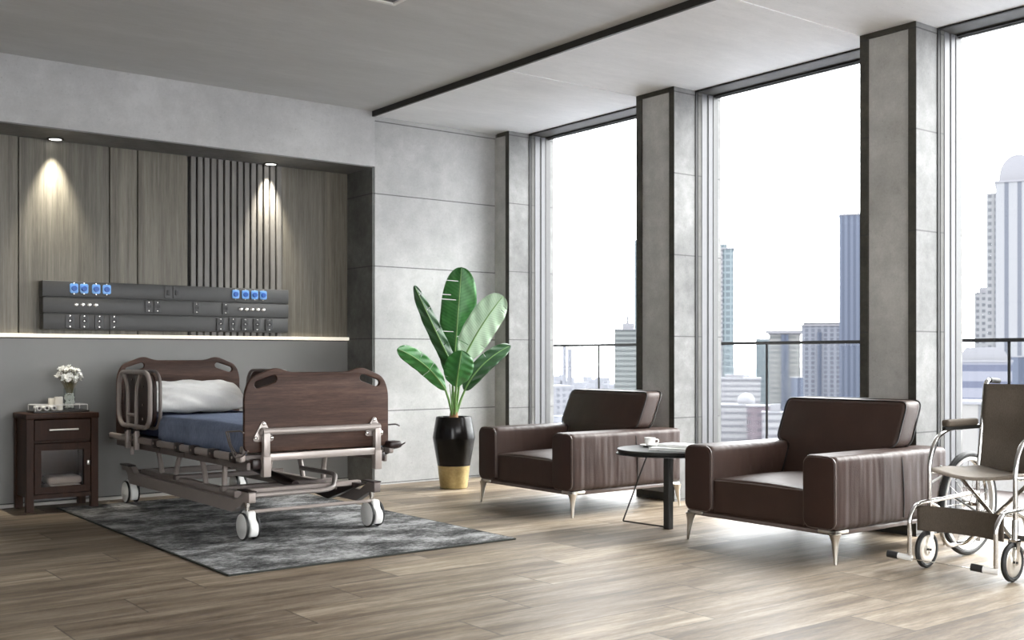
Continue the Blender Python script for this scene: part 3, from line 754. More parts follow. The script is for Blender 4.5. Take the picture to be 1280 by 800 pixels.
for k, (x, y, r, hh, lab) in enumerate(((2.232, 8.31, .029, .098, 'taller cream candle on the tray, in front of the shorter one'), (2.205, 8.385, .026, .085, 'shorter cream candle on the tray, behind the taller one'))):
    o = MB().lathe([(r * .96, 0), (r, .004), (r, hh - .005), (r * .94, hh), (r * .3, hh - .006), (.002, hh - .006)], (x, y, zt), 24).build('candle', 'candle', at=(x, y, zt))
    tag(o, lab, 'candle', 'candles on the tray')
    MB().tube([(x, y, zt + hh - .008), (x, y, zt + hh + .004)], .0012, 5).build('wick', 'blackmetal', o)
vx, vy = 2.318, 8.345
va = thing('vase', (vx, vy, zt), 'clear glass vase filled with white pebbles on the tray', 'vase')
MB().lathe([(.010, 0), (.036, 0), (.038, .01), (.042, .16), (.040, .16), (.036, .012), (.010, .008)], (vx, vy, zt), 28).build('glass_body', 'clear', va)
pb = MB()
for k in range(150):
    a = random.random() * 2 * PI; z = .014 + .105 * (k / 150); rr = .030 * (.55 + .45 * random.random() ** .5)
    pb.ball((vx + rr * math.cos(a), vy + rr * math.sin(a), zt + z), .0065 + .002 * random.random(), 1, (1, 1, .8))
tag(pb.build('pebbles', 'pebble', va), kind='stuff')
fb = thing('flower_bouquet', (vx, vy, zt + .02), 'bunch of white flowers standing in the glass vase by the bed', 'flowers')
heads = []
while len(heads) < 58:
    p = Vector((random.uniform(-1, 1), random.uniform(-1, 1), random.uniform(-1, 1)))
    if p.length > 1: continue
    q = Vector((vx + p.x * .086, vy + p.y * .075, zt + .256 + p.z * .064))
    if all((q - h).length > .016 for h in heads): heads.append(q)
b = MB()
for q in heads: b.tube([(vx + (q.x - vx) * .1, vy + (q.y - vy) * .1, zt + .10), ((q.x + vx) / 2, (q.y + vy) / 2, zt + .18), (q.x, q.y, q.z)], .0016, 5)
b.build('stems', 'stem', fb)
for q in heads:
    b = MB(); nrm = (q - Vector((vx, vy, zt + .20))).normalized()
    for k in range(9):
        a = k * 2.4; ax = nrm.orthogonal().normalized(); ay = nrm.cross(ax)
        d = (ax * math.cos(a) + ay * math.sin(a)) * (.55 + .35 * (k % 2)) + nrm * (.35 + .5 * random.random()); d.normalize()
        sd = d.cross(nrm); sd = sd.normalized() if sd.length > .01 else ax
        ln = .021 + .007 * random.random(); w = .0085
        pts = [q, q + d * ln * .5 + sd * w, q + d * ln, q + d * ln * .5 - sd * w, q + d * ln * .55 + nrm * .003]
        vs = [b.bm.verts.new(p) for p in pts]
        for f in ((0, 1, 4), (1, 2, 4), (2, 3, 4), (3, 0, 4)): b.bm.faces.new([vs[i] for i in f])
    b.build('blossom', 'petal', fb)

# ------------------------------------------------------------------ armchairs
AX0, AX1, AY0, AY1 = 4.855, 5.925, 3.52, 4.60       # nearer chair
def armchair():
    cy = (AY0 + AY1) / 2
    t = thing('armchair', (5.39, cy, 0), 'dark brown leather armchair beside the wheelchair, the nearer of the pair', 'armchair', 'brown leather armchairs')
    aw = .212
    for s, (y0, y1) in ((-1, (AY0, AY0 + aw)), (1, (AY1 - aw, AY1))):
        def puff(v, y0=y0, y1=y1):
            u = (v.x - AX0) / (AX1 - AX0); w = (v.z - .178) / .395
            k = max(0, math.sin(PI * min(max(u, 0), 1))) ** .5 * max(0, math.sin(PI * min(max(w, 0), 1))) ** .5
            if v.y < y0 + .02: v.y -= 0.006 * k
            if v.y > y1 - .02: v.y += 0.006 * k
            return v
        tb = bmesh.new(); bmesh.ops.create_cube(tb, size=1)
        for v in tb.verts: v.co = Vector(((AX0 + AX1) / 2 + v.co.x * (AX1 - AX0), (y0 + y1) / 2 + v.co.y * (y1 - y0), .375 + v.co.z * .395))
        # vertical edges and top edges rounded
        bmesh.ops.bevel(tb, geom=tb.edges[:], offset=.032, segments=5, profile=.5, affect='EDGES')
        bmesh.ops.subdivide_edges(tb, edges=[e for e in tb.edges if e.calc_length() > .2], cuts=14, use_grid_fill=True)
        for v in tb.verts: v.co = puff(v.co)
        m = MB(); m.add(tb); arm = m.build('arm', 'leather_w', t, angle=80)
        # front face piece and its piping
        o = MB().plate(rrect(y1 - y0 - .012, .375, .045, 5), .012, lambda p: (AX0 + .000 + p[2], (y0 + y1) / 2 + p[0], .375 + p[1]), bev=.004).build('arm_front', 'leather', arm)
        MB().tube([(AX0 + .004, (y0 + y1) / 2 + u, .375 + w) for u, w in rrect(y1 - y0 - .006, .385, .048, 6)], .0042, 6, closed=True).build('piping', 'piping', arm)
        yo = y0 - .001 if s < 0 else y1 + .001
        MB().tube([(5.47, yo + s * .004, .20), (5.467, yo + s * .0075, .28), (5.463, yo + s * .0085, .38), (5.457, yo + s * .0065, .48), (5.453, yo + s * .002, .535), (5.45, yo - s * .010, .562)], .0032, 6).build('seam', 'piping_dk', arm)
        yt = AY0 + .012 if s < 0 else AY1 - .012
        MB().tube([(AX0 + .02, yt, .560), (5.40, yt, .563), (5.88, yt, .558)], .0035, 6).build('top_piping', 'piping_dk', arm)
    yi0, yi1 = AY0 + aw, AY1 - aw
    def dome(v):
        if v.z > .30:
            u = (v.x - 4.87) / .75; w = (v.y - yi0) / (yi1 - yi0)
            v.z += .035 * max(0, math.sin(PI * min(max(w, 0), 1))) ** .6 * max(0, math.sin(PI * min(max(u * .9 + .05, 0), 1))) ** .6
        return v
    tb = bmesh.new(); bmesh.ops.create_cube(tb, size=1)
    for v in tb.verts: v.co = Vector((5.255 + v.co.x * .77, cy + v.co.y * (yi1 - yi0 + .004), .2775 + v.co.z * .201))
    bmesh.ops.bevel(tb, geom=tb.edges[:], offset=.014, segments=3, profile=.5, affect='EDGES')
    bmesh.ops.subdivide_edges(tb, edges=[e for e in tb.edges if e.calc_length() > .15], cuts=12, use_grid_fill=True)
    for v in tb.verts: v.co = dome(v.co)
    m = MB(); m.add(tb); seat = m.build('seat', 'leather_b', t, angle=80)
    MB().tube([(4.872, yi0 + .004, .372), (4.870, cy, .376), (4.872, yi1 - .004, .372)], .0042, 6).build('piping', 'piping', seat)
    # backrest: T outline leaning back, wings over the arms
    by0, by1 = 3.632, 4.490
    out = [(yi0 + .006, .34), (yi0 + .006, .555), (by0 - .004, .578), (by0 - .004, .842), (by1 + .004, .842), (by1 + .004, .578), (yi1 - .006, .555), (yi1 - .006, .34)]
    rad = [.02, .03, .05, .05, .05, .05, .03, .02]
    ol = round_outline(out, rad, 6)
    def lean(p, d=.155):
        y, z, dz = p[0], p[1], p[2]
        x = 5.565 + (z - .57) * .44 + d / 2 + dz
        k = max(0, 1 - abs((y - cy) / .45) ** 3) * max(0, 1 - abs((z - .68) / .20) ** 3)
        if dz < 0: x -= .018 * k
        return (x, y, z)
    bm_ = MB().plate(ol, .155, lean, bev=.030)
    bk = bm_.build('backrest', 'leather_b', t, angle=70)
    up = [p for p in ol]
    MB().tube([lean((y, z, -.068)) for y, z in [(cy + (y - cy) * .992, .60 + (z - .60) * .985) for y, z in up]], .0045, 6, closed=True).build('piping', 'piping_dk', bk)
    MB().tube([lean((y, z, .070)) for y, z in up], .0045, 6, closed=True).build('piping', 'piping_dk', bk)
    MB().box((5.72, yi0, .178), (5.915, yi1, .56), .02, 3).build('back_panel', 'leather', t)
    # base frame and four tapered legs
    b = MB()
    for y in (AY0 + .03, AY1 - .03): b.bar((AX0 + .05, y, .163), (AX1 - .05, y, .163), .03, .026, bev=.006)
    for x in (AX0 + .035, AX1 - .045): b.bar((x, AY0 + .03, .163), (x, AY1 - .03, .163), .03, .026, bev=.006)
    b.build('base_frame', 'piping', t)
    MB().box((AX0 + .02, AY0 + .02, .168), (AX1 - .02, AY1 - .02, .184), .004, 1).build('base_panel', 'leather', t)
    for sx, x in ((1, AX0 + .028), (-1, AX1 - .028)):
        for sy, y in ((1, AY0 + .026), (-1, AY1 - .026)):
            b = MB()
            b.box((min(x - sx * .018, x + sx * .10), y - .018, .158), (max(x - sx * .018, x + sx * .10), y + .018, .178), .006, 2)
            b.box((x - .018, min(y - sy * .018, y + sy * .10), .158), (x + .018, max(y - sy * .018, y + sy * .10), .178), .006, 2)
            prof = [(.006, 0), (.008, .002), (.015, .06), (.022, .115), (.034, .150), (.040, .160)]
            tb = MB()
            ring = [[b.bm.verts.new((x + r * .86 * math.cos(2 * PI * k / 14) - sx * (.014 - .09 * z * .9) * 1.0, y + r * .86 * math.sin(2 * PI * k / 14) - sy * (.014 - .09 * z * .9), z)) for k in range(14)] for r, z in prof]
            for A, B in zip(ring, ring[1:]):
                for k in range(14): b.bm.faces.new((A[k], A[(k + 1) % 14], B[(k + 1) % 14], B[k]))
            b.bm.faces.new(ring[0][::-1]); b.bm.faces.new(ring[-1])
            b.build('leg', 'steel', t)
    return t
ch = armchair()
c2 = copy_tree(ch); c2.location = ch.location + Vector((0, 2.125, 0))
c2['label'] = 'dark brown leather armchair beside the black plant pot, the farther of the pair'

# ------------------------------------------------------------------ side table with cup and books
TX, TY, TZ = 5.095, 4.985, .508
t = thing('side_table', (TX, TY, 0), 'small round black side table between the two armchairs', 'table')
MB().lathe([(.30, -.030), (.312, -.026), (.322, -.004), (.318, 0), (.30, 0)], (TX, TY, TZ), 56).build('tabletop', 'tabletop', t)
MB().lathe([(.305, -.036), (.327, -.034), (.327, -.029), (.305, -.028)], (TX, TY, TZ), 56).build('rim', 'blackmetal', t)
MB().box((5.03, 4.905, 0), (5.072, 4.955, TZ - .03), .003, 1).build('leg', 'blackmetal', t)
MB().tube(fillet([(5.05, 4.95, .010), (5.008, 5.305, .010), (5.07, 5.13, TZ - .034)], .012), .0055, 8).build('wire_brace', 'blackmetal', t)
sx_, sy_ = 5.10, 5.145
o = MB().lathe([(.002, .004), (.030, .003), (.034, 0), (.036, .003), (.066, .013), (.067, .015), (.035, .007), (.002, .006)], (sx_, sy_, TZ), 32).build('saucer', 'porcelain', at=(sx_, sy_, TZ))
tag(o, 'white saucer on the round black table under the cup', 'saucer')
cup = thing('coffee_cup', (sx_, sy_, TZ + .008), 'white coffee cup on its saucer on the round black table', 'cup')
MB().lathe([(.002, 0), (.022, 0), (.026, .003), (.034, .02), (.037, .052), (.0345, .052), (.031, .02), (.022, .006), (.002, .005)], (sx_, sy_, TZ + .0085), 28).build('bowl', 'porcelain', cup)
hp = [(sx_ + .035 * .79, sy_ - .035 * .61, TZ + .050), (sx_ + .058 * .79, sy_ - .058 * .61, TZ + .048), (sx_ + .056 * .79, sy_ - .056 * .61, TZ + .026), (sx_ + .033 * .79, sy_ - .033 * .61, TZ + .022)]
MB().tube(fillet(hp, .012), .004, 8).build('handle', 'porcelain', cup)
for k, (z, x, y, w, d, a, hh, lab) in enumerate(((TZ, 5.05, 4.845, .23, .30, .35, .020, 'white book lying on the black side table, under a smaller one'), (TZ + .0205, 5.075, 4.855, .16, .23, .15, .018, 'smaller white book lying on top of another book on the side table'))):
    bk = thing('book', (x, y, z), lab, 'book', 'books on the side table')
    ca, sa = math.cos(a), math.sin(a)
    rot = lambda v, x=x, y=y: Vector((x + (v.x - x) * ca - (v.y - y) * sa, y + (v.x - x) * sa + (v.y - y) * ca, v.z))
    b = MB(); b.box((x - w/2, y - d/2, z), (x + w/2, y + d/2, z + .003), .001, 1, rot); b.box((x - w/2, y - d/2, z + hh - .003), (x + w/2, y + d/2, z + hh), .001, 1, rot)
    b.box((x - w/2, y - d/2, z), (x - w/2 + .004, y + d/2, z + hh), .001, 1, rot); b.build('cover', 'paper', bk)
    MB().box((x - w/2 + .004, y - d/2 + .004, z + .003), (x + w/2 - .004, y + d/2 - .004, z + hh - .003), 0, 1, rot).build('pages', 'pagemat', bk)

# ------------------------------------------------------------------ potted plant
PX, PY = 5.205, 7.57
pl = thing('potted_plant', (PX, PY, 0), 'tall broad-leaved plant in a black and gold pot by the concrete wall', 'plant')
pot = MB().lathe([(.137, .190), (.176, .412), (.178, .424), (.150, .592), (.147, .598), (.138, .596), (.135, .56), (.02, .56)], (PX, PY, 0), 40).build('pot', 'potblack', pl, angle=20)
MB().lathe([(.02, .0), (.108, 0), (.115, .006), (.1365, .190), (.02, .190)], (PX, PY, 0), 40).build('pot_base', 'gold', pot)
MB().lathe([(.137, .545), (.135, .568), (.03, .585), (.005, .585)], (PX, PY, 0), 30).build('soil', 'soil', pot)
MB().lathe([(.040, .575), (.034, .62), (.025, .66), (.01, .70)], (PX, PY, 0), 14).build('crown', 'soil', pl)
def leaf_mat(name, dark, light, vein):
    m, nt, b = new_mat(name)
    uv = N(nt, 'ShaderNodeUVMap'); sx = N(nt, 'ShaderNodeSeparateXYZ'); L(nt, uv.outputs[0], sx.inputs[0])
    a = mth(nt, 'ABSOLUTE', mth(nt, 'ADD', sx.outputs[1], -.5))
    st = mth(nt, 'FRACT', mth(nt, 'ADD', mth(nt, 'MULTIPLY', sx.outputs[0], 34), mth(nt, 'MULTIPLY', a, -5)))
    wv = N(nt, 'ShaderNodeMath', operation='PINGPONG'); L(nt, st, wv.inputs[0]); wv.inputs[1].default_value = .5
    n = noise(nt, coords(nt), 9, 4)
    f = mth(nt, 'ADD', mth(nt, 'MULTIPLY', wv.outputs[0], .28), mth(nt, 'MULTIPLY', n, .85))
    c = ramp(nt, f, [(.3, dark), (.75, light)])
    mid = mth(nt, 'LESS_THAN', a, .018)
    c = mix(nt, mid, c, vein)
    L(nt, c, b.inputs['Base Color']); b.inputs['Roughness'].default_value = .38
    bump(nt, b, wv.outputs[0], .25, .004)
    return m
LM = {'mid': leaf_mat('green leaf', (.020, .115, .022), (.065, .26, .06), (.20, .42, .14)),
      'pale': leaf_mat('pale leaf', (.34, .50, .33), (.46, .60, .43), (.33, .60, .18)),
      'dark': leaf_mat('dark leaf', (.010, .042, .012), (.020, .085, .022), (.10, .22, .07))}
def px(u, v, y):          # point of the picture at a depth y, in metres
    dx = (u - 640) / 1366.8; a = math.atan(1051 / 1366.8); fx, fy = math.sin(a), math.cos(a)
    X, Y = fx + fy * dx, fy - fx * dx; t_ = y / Y
    return Vector((X * t_, y, 1.1 + (445.9 - v) / 1366.8 * t_))
def leaf(base, ctrl, tip, width, side, top, bot, fold=.25, slits=(), peak=.5, foot=None, sq=2.2):
    base, ctrl, tip, side = Vector(base), Vector(ctrl), Vector(tip), Vector(side).normalized()
    ns, nt_ = 150, 6
    b = MB(); uvl = b.bm.loops.layers.uv.new('UVMap')
    G = {}
    for i in range(ns + 1):
        s = i / ns
        p = base * (1 - s) ** 2 + ctrl * 2 * s * (1 - s) + tip * s * s
        tg = ((ctrl - base) * (1 - s) + (tip - ctrl) * s).normalized()
        sd = (side - tg * side.dot(tg)).normalized(); nr = tg.cross(sd)
        q = s ** (math.log(.5) / math.log(peak))
        w = width / 2 * max(0.0, 1 - abs(2 * q - 1) ** sq) ** (1 / 2.0)
        for j in range(-nt_, nt_ + 1):
            u = j / nt_
            z = fold * abs(u) * w + .006 * math.sin(s * 31 + j) * abs(u)
            G[i, j] = b.bm.verts.new(p + sd * u * w * math.cos(fold * .8) + nr * z)
    for i in range(ns):
        for j in range(-nt_, nt_):
            cut = False
            for (si, sg, depth) in slits:
                if i == int(si * ns) and ((sg > 0 and j >= 0 and (j + 1) / nt_ > 1 - depth) or (sg < 0 and j < 0 and -j / nt_ > 1 - depth)): cut = True
            if cut: continue
            try: f = b.bm.faces.new((G[i, j], G[i + 1, j], G[i + 1, j + 1], G[i, j + 1]))
            except ValueError: continue
            for lp, (ii, jj) in zip(f.loops, ((i, j), (i + 1, j), (i + 1, j + 1), (i, j + 1))): lp[uvl].uv = (ii / ns, .5 + .5 * jj / nt_)
    bmesh.ops.dissolve_degenerate(b.bm, edges=b.bm.edges, dist=1e-6)
    loose = [v for v in b.bm.verts if not v.link_faces]; bmesh.ops.delete(b.bm, geom=loose, context='VERTS')
    org = wl(pl)
    for v in b.bm.verts: v.co -= org
    me = bpy.data.meshes.new('leaf'); b.bm.to_mesh(me); b.bm.free()
    me.polygons.foreach_set('use_smooth', [True] * len(me.polygons))
    me.materials.append(LM[top]); me.materials.append(LM[bot])
    o = bpy.data.objects.new('leaf', me); COL.objects.link(o); o.parent = pl
    sd = o.modifiers.new('thickness', 'SOLIDIFY'); sd.thickness = .0016; sd.material_offset = 1; sd.offset = 0
    # midrib and stalk
    pts = [Vector(foot)] if foot else []
    if foot: pts += [Vector(foot) * .45 + base * .55 + Vector((0, 0, .02))]
    for k in range(0, 13):
        s = k / 12 * .97; pts.append(base * (1 - s) ** 2 + ctrl * 2 * s * (1 - s) + tip * s * s)
    n = len(pts); rr = [.009 * (1 - .8 * k / (n - 1)) + .0012 for k in range(n)]
    mb = MB().tube(pts, rr, 7)
    mb.build('leaf_stalk', LMS, o)
LMS = plain('leaf stalk', (.13, .26, .07), .5)
ft = lambda dx, dy: (PX + dx, PY + dy, .60)
right = Vector((.79, -.61, 0)); toward = Vector((-.61, -.79, 0))
# 1 tall upright leaf, 2 narrow leaf edge-on, 3 pale leaf seen from beneath, 4 low right, 5 low left, 6 front leaf
leaf(px(566, 474, 7.62), px(571, 410, 7.66), px(577, 334, 7.60), .315, right, 'mid', 'mid', .30, ((.44, -1, .7), (.72, -1, .75), (.76, -1, .35), (.88, -1, .8), (.40, 1, .95), (.405, 1, .9), (.17, 1, .5)), .55, ft(-.005, .01), 3.2)
leaf(px(573, 472, 7.52), px(546, 418, 7.46), px(518, 357, 7.42), .135, (.9, -.2, .35), 'dark', 'dark', .35, ((.22, 1, .9), (.36, 1, .9), (.52, 1, .9), (.74, 1, .8), (.90, 1, .8)), .42, ft(-.02, 0), 2.6)
leaf(px(578, 452, 7.44), px(598, 408, 7.40), px(629, 370, 7.34), .265, (.80, -.35, -.45), 'pale', 'pale', .12, ((.22, -1, .8), (.30, 1, .3), (.84, 1, .4), (.90, 1, .4)), .56, ft(.01, -.01), 3.2)
leaf(px(581, 488, 7.50), px(597, 452, 7.42), px(638, 432, 7.40), .155, (-.55, .25, .75), 'dark', 'mid', .35, ((.6, 1, .5),), .5, ft(.02, 0), 2.4)
leaf(px(557, 488, 7.50), px(536, 452, 7.44), px(497, 436, 7.40), .150, (.50, -.20, .8), 'mid', 'mid', .30, ((.40, -1, 1), (.40, 1, 1), (.62, 1, .4)), .55, ft(-.02, -.01), 2.8)
leaf(px(570, 484, 7.40), px(573, 462, 7.30), px(577, 438, 7.32), .255, right + Vector((0, 0, .1)), 'mid', 'mid', .45, ((.2, -1, .5), (.45, -1, .4)), .5, ft(0, -.015), 2.6)
for dx, dy, u, v in ((.012, .0, 566, 470), (-.012, -.01, 562, 480)):
    MB().tube([ft(dx, dy), (Vector(ft(dx, dy)) + px(u, v, 7.5)) / 2, px(u, v, 7.5)], [.008, .006, .003], 7).build('leaf_stalk', LMS, pl)

# ------------------------------------------------------------------ wheelchair
WL, WR = 3.20, 2.74; WC = (WL + WR) / 2
wc = thing('wheelchair', (5.45, WC, 0), 'folding wheelchair with chrome frame and brown canvas seat in front of the window', 'wheelchair')
TR = .0115
for s, y in ((1, WL), (-1, WR)):
    MB().tube(fillet([(5.214, y, .205), (5.214, y, .56), (5.262, y, .665), (5.385, y, .717), (5.70, y, .719)], .07, 6), TR, 12).build('arm_tube', 'chrome', wc)
    MB().tube(fillet([(5.031, y, .060), (5.031, y, .29), (5.10, y, .343), (5.43, y, .352), (5.69, y, .358)], .06, 6), TR, 12).build('hanger_tube', 'chrome', wc)
    MB().tube(fillet([(5.69, y, .09), (5.69, y, .47), (5.765, y, .945), (5.79, y, .972), (5.90, y, .965)], .03, 6), TR, 12).build('back_post', 'chrome', wc)
    MB().tube([(5.81, y, .9705), (5.905, y, .9645)], .0155, 12).build('push_grip', 'rubber', wc)
    MB().tube(fillet([(5.214, y, .335), (5.318, y, .30), (5.33, y, .14), (5.40, y, .088), (5.69, y, .118)], .05, 5), TR, 12).build('lower_tube', 'chrome', wc)
    MB().tube([(5.214, y, .50), (5.70, y, .48)], TR, 12).build('seat_tube', 'chrome', wc)
    MB().tube([(5.44, y, .352), (5.69, y, .245)], .006, 8).build('brace', 'blackmetal', wc)
    o = MB().box((5.36, y - .023, .727), (5.66, y + .023, .765), .012, 3).build('armrest_pad', 'canvas', wc)
    MB().box((5.35, y - .012, .708), (5.69, y + .012, .729), .004, 2).build('pad_plate', 'blackmetal', o)
    MB().tube([(5.27, y + s * .03, .565), (5.315, y + s * .03, .635)], .012, 10).build('brake_lever', 'rubber', wc)
    MB().tube(fillet([(5.27, y + s * .03, .57), (5.26, y + s * .03, .43), (5.37, y + s * .03, .46), (5.37, y + s * .03, .52)], .012), .006, 8).build('brake_linkage', 'white_pl', wc)
    # big wheel
    yw = y + s * .068; R = .288
    wh = thing('rear_wheel', (5.71, yw, R), None, None); wh.parent = wc; wh.location = Vector((5.71, yw, R)) - wl(wc); cw = Vector((5.71, yw, R))
    MB().torus(cw, R - .016, .0165, 'Y', 56, 10).build('tyre', 'rubber', wh)
    b = MB(); b.lathe([(R - .048, -.012), (R - .030, -.013), (R - .030, .013), (R - .048, .012), (R - .048, -.012)], cw, 56, 'Y', cap=False); b.build('wheel_rim', 'white_pl', wh)
    MB().torus(cw + Vector((0, s * .035, 0)), R - .040, .008, 'Y', 56, 8).build('hand_rim', 'chrome', wh)
    MB().lathe([(.014, -.03), (.026, -.028), (.022, -.02), (.015, -.01), (.015, .01), (.022, .02), (.026, .028), (.014, .03)], cw, 20, 'Y').build('hub', 'chrome', wh)
    for k in range(24):
        a = 2 * PI * k / 24; a2 = a + (.35 if k % 2 else -.35); sy = .018 * (1 if (k // 2) % 2 else -1)
        MB().tube([cw + Vector((.022 * math.cos(a2), sy, .022 * math.sin(a2))), cw + Vector(((R - .046) * math.cos(a), 0, (R - .046) * math.sin(a)))], .0014, 5).build('spoke', 'chrome', wh)
    MB().tube([(5.69, y, R), (5.71, yw, R)], .012, 10).build('axle', 'chrome', wc)
    # front caster
    xc, zc = 5.185, .098
    cs = thing('front_caster', (xc, y, 0), None, None); cs.parent = wc; cs.location = Vector((xc, y, 0)) - wl(wc)
    MB().torus((xc, y, zc), .084, .0135, 'Y', 40, 8).build('tyre', 'rubber', cs)
    MB().lathe([(.073, -.008), (.068, -.010), (.045, -.006), (.022, -.012), (.022, .012), (.045, .006), (.068, .010), (.073, .008)], (xc, y, zc), 32, 'Y').build('wheel_disc', 'steel', cs)
    b = MB()
    for q in (-1, 1): b.plate(round_outline([(xc - .012, .085), (xc + .012, .085), (xc + .040, .205), (xc + .004, .205)], .006, 3), .004, lambda p, q=q: (p[0], y + q * .021 + p[2], p[1]))
    b.box((xc + .004, y - .023, .198), (xc + .040, y + .023, .206)); b.build('fork', 'chrome', cs)
    MB().tube([(5.207, y, .205), (5.214, y, .30)], .015, 10).build('fork_stem', 'chrome', cs)
    MB().tube([(xc, y - .027, zc), (xc, y + .027, zc)], .006, 8).build('axle_bolt', 'blackmetal', cs)
    # footrest peg pointing the same way on both hangers
    o = MB().tube([(5.031, y - .014, .070), (5.012, y + .060, .076)], .0155, 14).build('footrest_peg', 'white_pl', wc)
    MB().tube([(5.013, y + .055, .0757), (5.000, y + .108, .080)], .0185, 14).build('peg_cap', 'rubber', o)
MB().box((5.018, WR, .066), (5.024, WL, .070)).build('foot_bar', 'chrome', wc)
# seat sling, back sling, calf strap
def sling(fn, mat, name, n=24, m_=12, th=.008):
    b = MB(); G = [[b.bm.verts.new(fn(i / n, j / m_)) for j in range(m_ + 1)] for i in range(n + 1)]
    for i in range(n):
        for j in range(m_): b.bm.faces.new((G[i][j], G[i + 1][j], G[i + 1][j + 1], G[i][j + 1]))
    o = b.build(name, mat, wc, angle=60); sd = o.modifiers.new('thickness', 'SOLIDIFY'); sd.thickness = th; sd.offset = 0
    return o
yy = lambda u: WR + (WL - WR) * u
sling(lambda u, v: (5.215 + .48 * v, yy(u), .515 - .018 * v - .035 * math.sin(PI * u) * (1 - .3 * v) + .003 * math.sin(9 * v + 5 * u)), 'canvas_seat', 'seat', th=.016)
sling(lambda u, v: (5.685 + .075 * v + .035 * math.sin(PI * u) + .004 * math.sin(7 * u + 5 * v), yy(u), .465 + .485 * v), 'canvas', 'backrest')
sling(lambda u, v: (5.10 + .05 * math.sin(PI * u) - .03 * (1 - 1), yy(u) , .205 + .128 * v), 'canvas', 'calf_strap')
for sg in (1, -1):
    a, c = (WL, WR) if sg > 0 else (WR, WL)
    xo = 5.44 + .03 * sg
    MB().tube(fillet([(xo, a, .098), (xo, a - sg * .05, .105), (xo, c + sg * .05, .47), (xo, c, .485)], .03), .010, 10).build('cross_brace', 'chrome', wc)
MB().tube([(5.69, WR, .25), (5.69, WL, .25)], .010, 10).build('axle_tube', 'chrome', wc)

# ------------------------------------------------------------------ balcony outside
o = MB().box((6.56, -4, -.16), (8.93, 12, -.03)).build('floor_balcony', 'deck'); struct(o)
bc = plain('balcony kerb', (.55, .55, .55), .6)
struct(MB().box((8.90, -4, -.15), (9.05, 14, .10), .004, 1).build('trim_5', bc))
o = thing('balcony_railing', (8.97, 5, .09), 'glass balcony railing with a thin black top rail outside the windows', 'railing')
MB().box((8.955, -4, 1.226), (8.985, 14.2, 1.258), .003, 1).build('top_rail', 'railblack', o)
for y in (12.51, 9.928, 7.348, 4.768, 2.188, -.392, -2.972): MB().box((8.962, y - .011, .09), (8.978, y + .011, 1.23), .002, 1).build('post', 'railblack', o)
MB().box((8.966, -4, .10), (8.974, 14, 1.228)).build('glass_panel', 'railglass', o)

# ------------------------------------------------------------------ the city
GZ = -186.0  # whole city scaled up about the camera; ground level and distances below include it
AYAW = math.atan(1051 / 1366.8)
def cam_pt(u, t, v=None):
    s = (u - 640) / 1366.8 * t
    x = math.sin(AYAW) * t + math.cos(AYAW) * s; y = math.cos(AYAW) * t - math.sin(AYAW) * s
    return x, y, (1.1 + (445.9 - v) / 1366.8 * t if v is not None else 0)
ND = [0]
PLOTS = []
def tower(u0, u1, vt, t, mat, label, depth=None, cat='building', name='office_tower', yaw=0.0, group=None, roofc=None):
    """block facing the room, its near face t metres out"""
    x0, y0, zt = cam_pt((u0 + u1) / 2, t, vt); w = (u1 - u0) / 1366.8 * t; d = depth or w * .8
    dirv = Vector((math.sin(AYAW + math.atan(((u0 + u1) / 2 - 640) / 1366.8)), math.cos(AYAW + math.atan(((u0 + u1) / 2 - 640) / 1366.8)), 0))
    rot = math.atan2(-dirv.x, dirv.y) + yaw
    c = Vector((x0, y0, GZ)) + dirv * d / 2; PLOTS.append((c.x, c.y, max(w, d) * .85))
    o = thing(name, c, label, cat, group); o.rotation_euler = (0, 0, rot)
    me = MB().box((-w/2, -d/2, 0), (w/2, d/2, zt - GZ)).build('walls', mat, None); me.parent = o; me.location = (0, 0, 0)
    def piece(nm, a, b_, mt, prof=None):
        q = (MB().box(a, b_) if prof is None else prof).build(nm, mt, None); q.parent = o; q.location = (0, 0, 0); return q
    piece('roof', (-w/2 - .02 * w, -d/2 - .02 * w, zt - GZ - .01 * w), (w/2 + .02 * w, d/2 + .02 * w, zt - GZ + .03 * w), roofc or RC)
    return o, w, d, zt - GZ, piece
CS = .44
def cc(*c): return tuple(x * CS for x in c)  # city haze is mixed into these pale colours
RC = plain('pale roof', cc(.21, .21, .235), .8)
F = {}
def fac(k, wall, gl, du, dz, fu=.6, fz=.6, j=.35): F[k] = facade('facade ' + k, cc(*wall), cc(*gl), du, dz, fu, fz, j); return F[k]
fac('teal', (0.176, 0.214, 0.233), (0.071, 0.096, 0.115), 4.5, 5, .75, .7)
fac('lav', (0.185, 0.195, 0.233), (0.084, 0.093, 0.124), 5.5, 4.2, .55, .75)
fac('blue', (0.088, 0.105, 0.150), (0.052, 0.064, 0.100), 4.5, 900, .5, 1.1, .2)
fac('sand', (0.223, 0.223, 0.223), (0.108, 0.118, 0.124), 14, 5, .8, .5)
fac('green', (0.162, 0.176, 0.176), (0.068, 0.077, 0.081), 90, 4.6, 1.1, .5, .1)
fac('pale', (0.237, 0.237, 0.252), (0.112, 0.112, 0.130), 50, 3.6, 1.1, .42, .1)
fac('brick', (0.114, 0.090, 0.109), (0.046, 0.037, 0.053), 6, 4.0, .5, .5)
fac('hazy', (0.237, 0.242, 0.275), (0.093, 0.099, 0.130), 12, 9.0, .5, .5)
fac('bigtower', (0.237, 0.242, 0.261), (0.093, 0.102, 0.130), 7.5, 1500, .34, 1.1, .15)
fac('grid', (0.237, 0.242, 0.257), (0.102, 0.108, 0.127), 4.0, 4.4, .55, .5, .1)
fac('lowlav', (.20, .205, .25), (.08, .09, .14), 40, 5.5, 1.1, .4, .1)
fac('lowsand', (.26, .25, .245), (.12, .12, .13), 6, 900, .3, 1.1, .1)
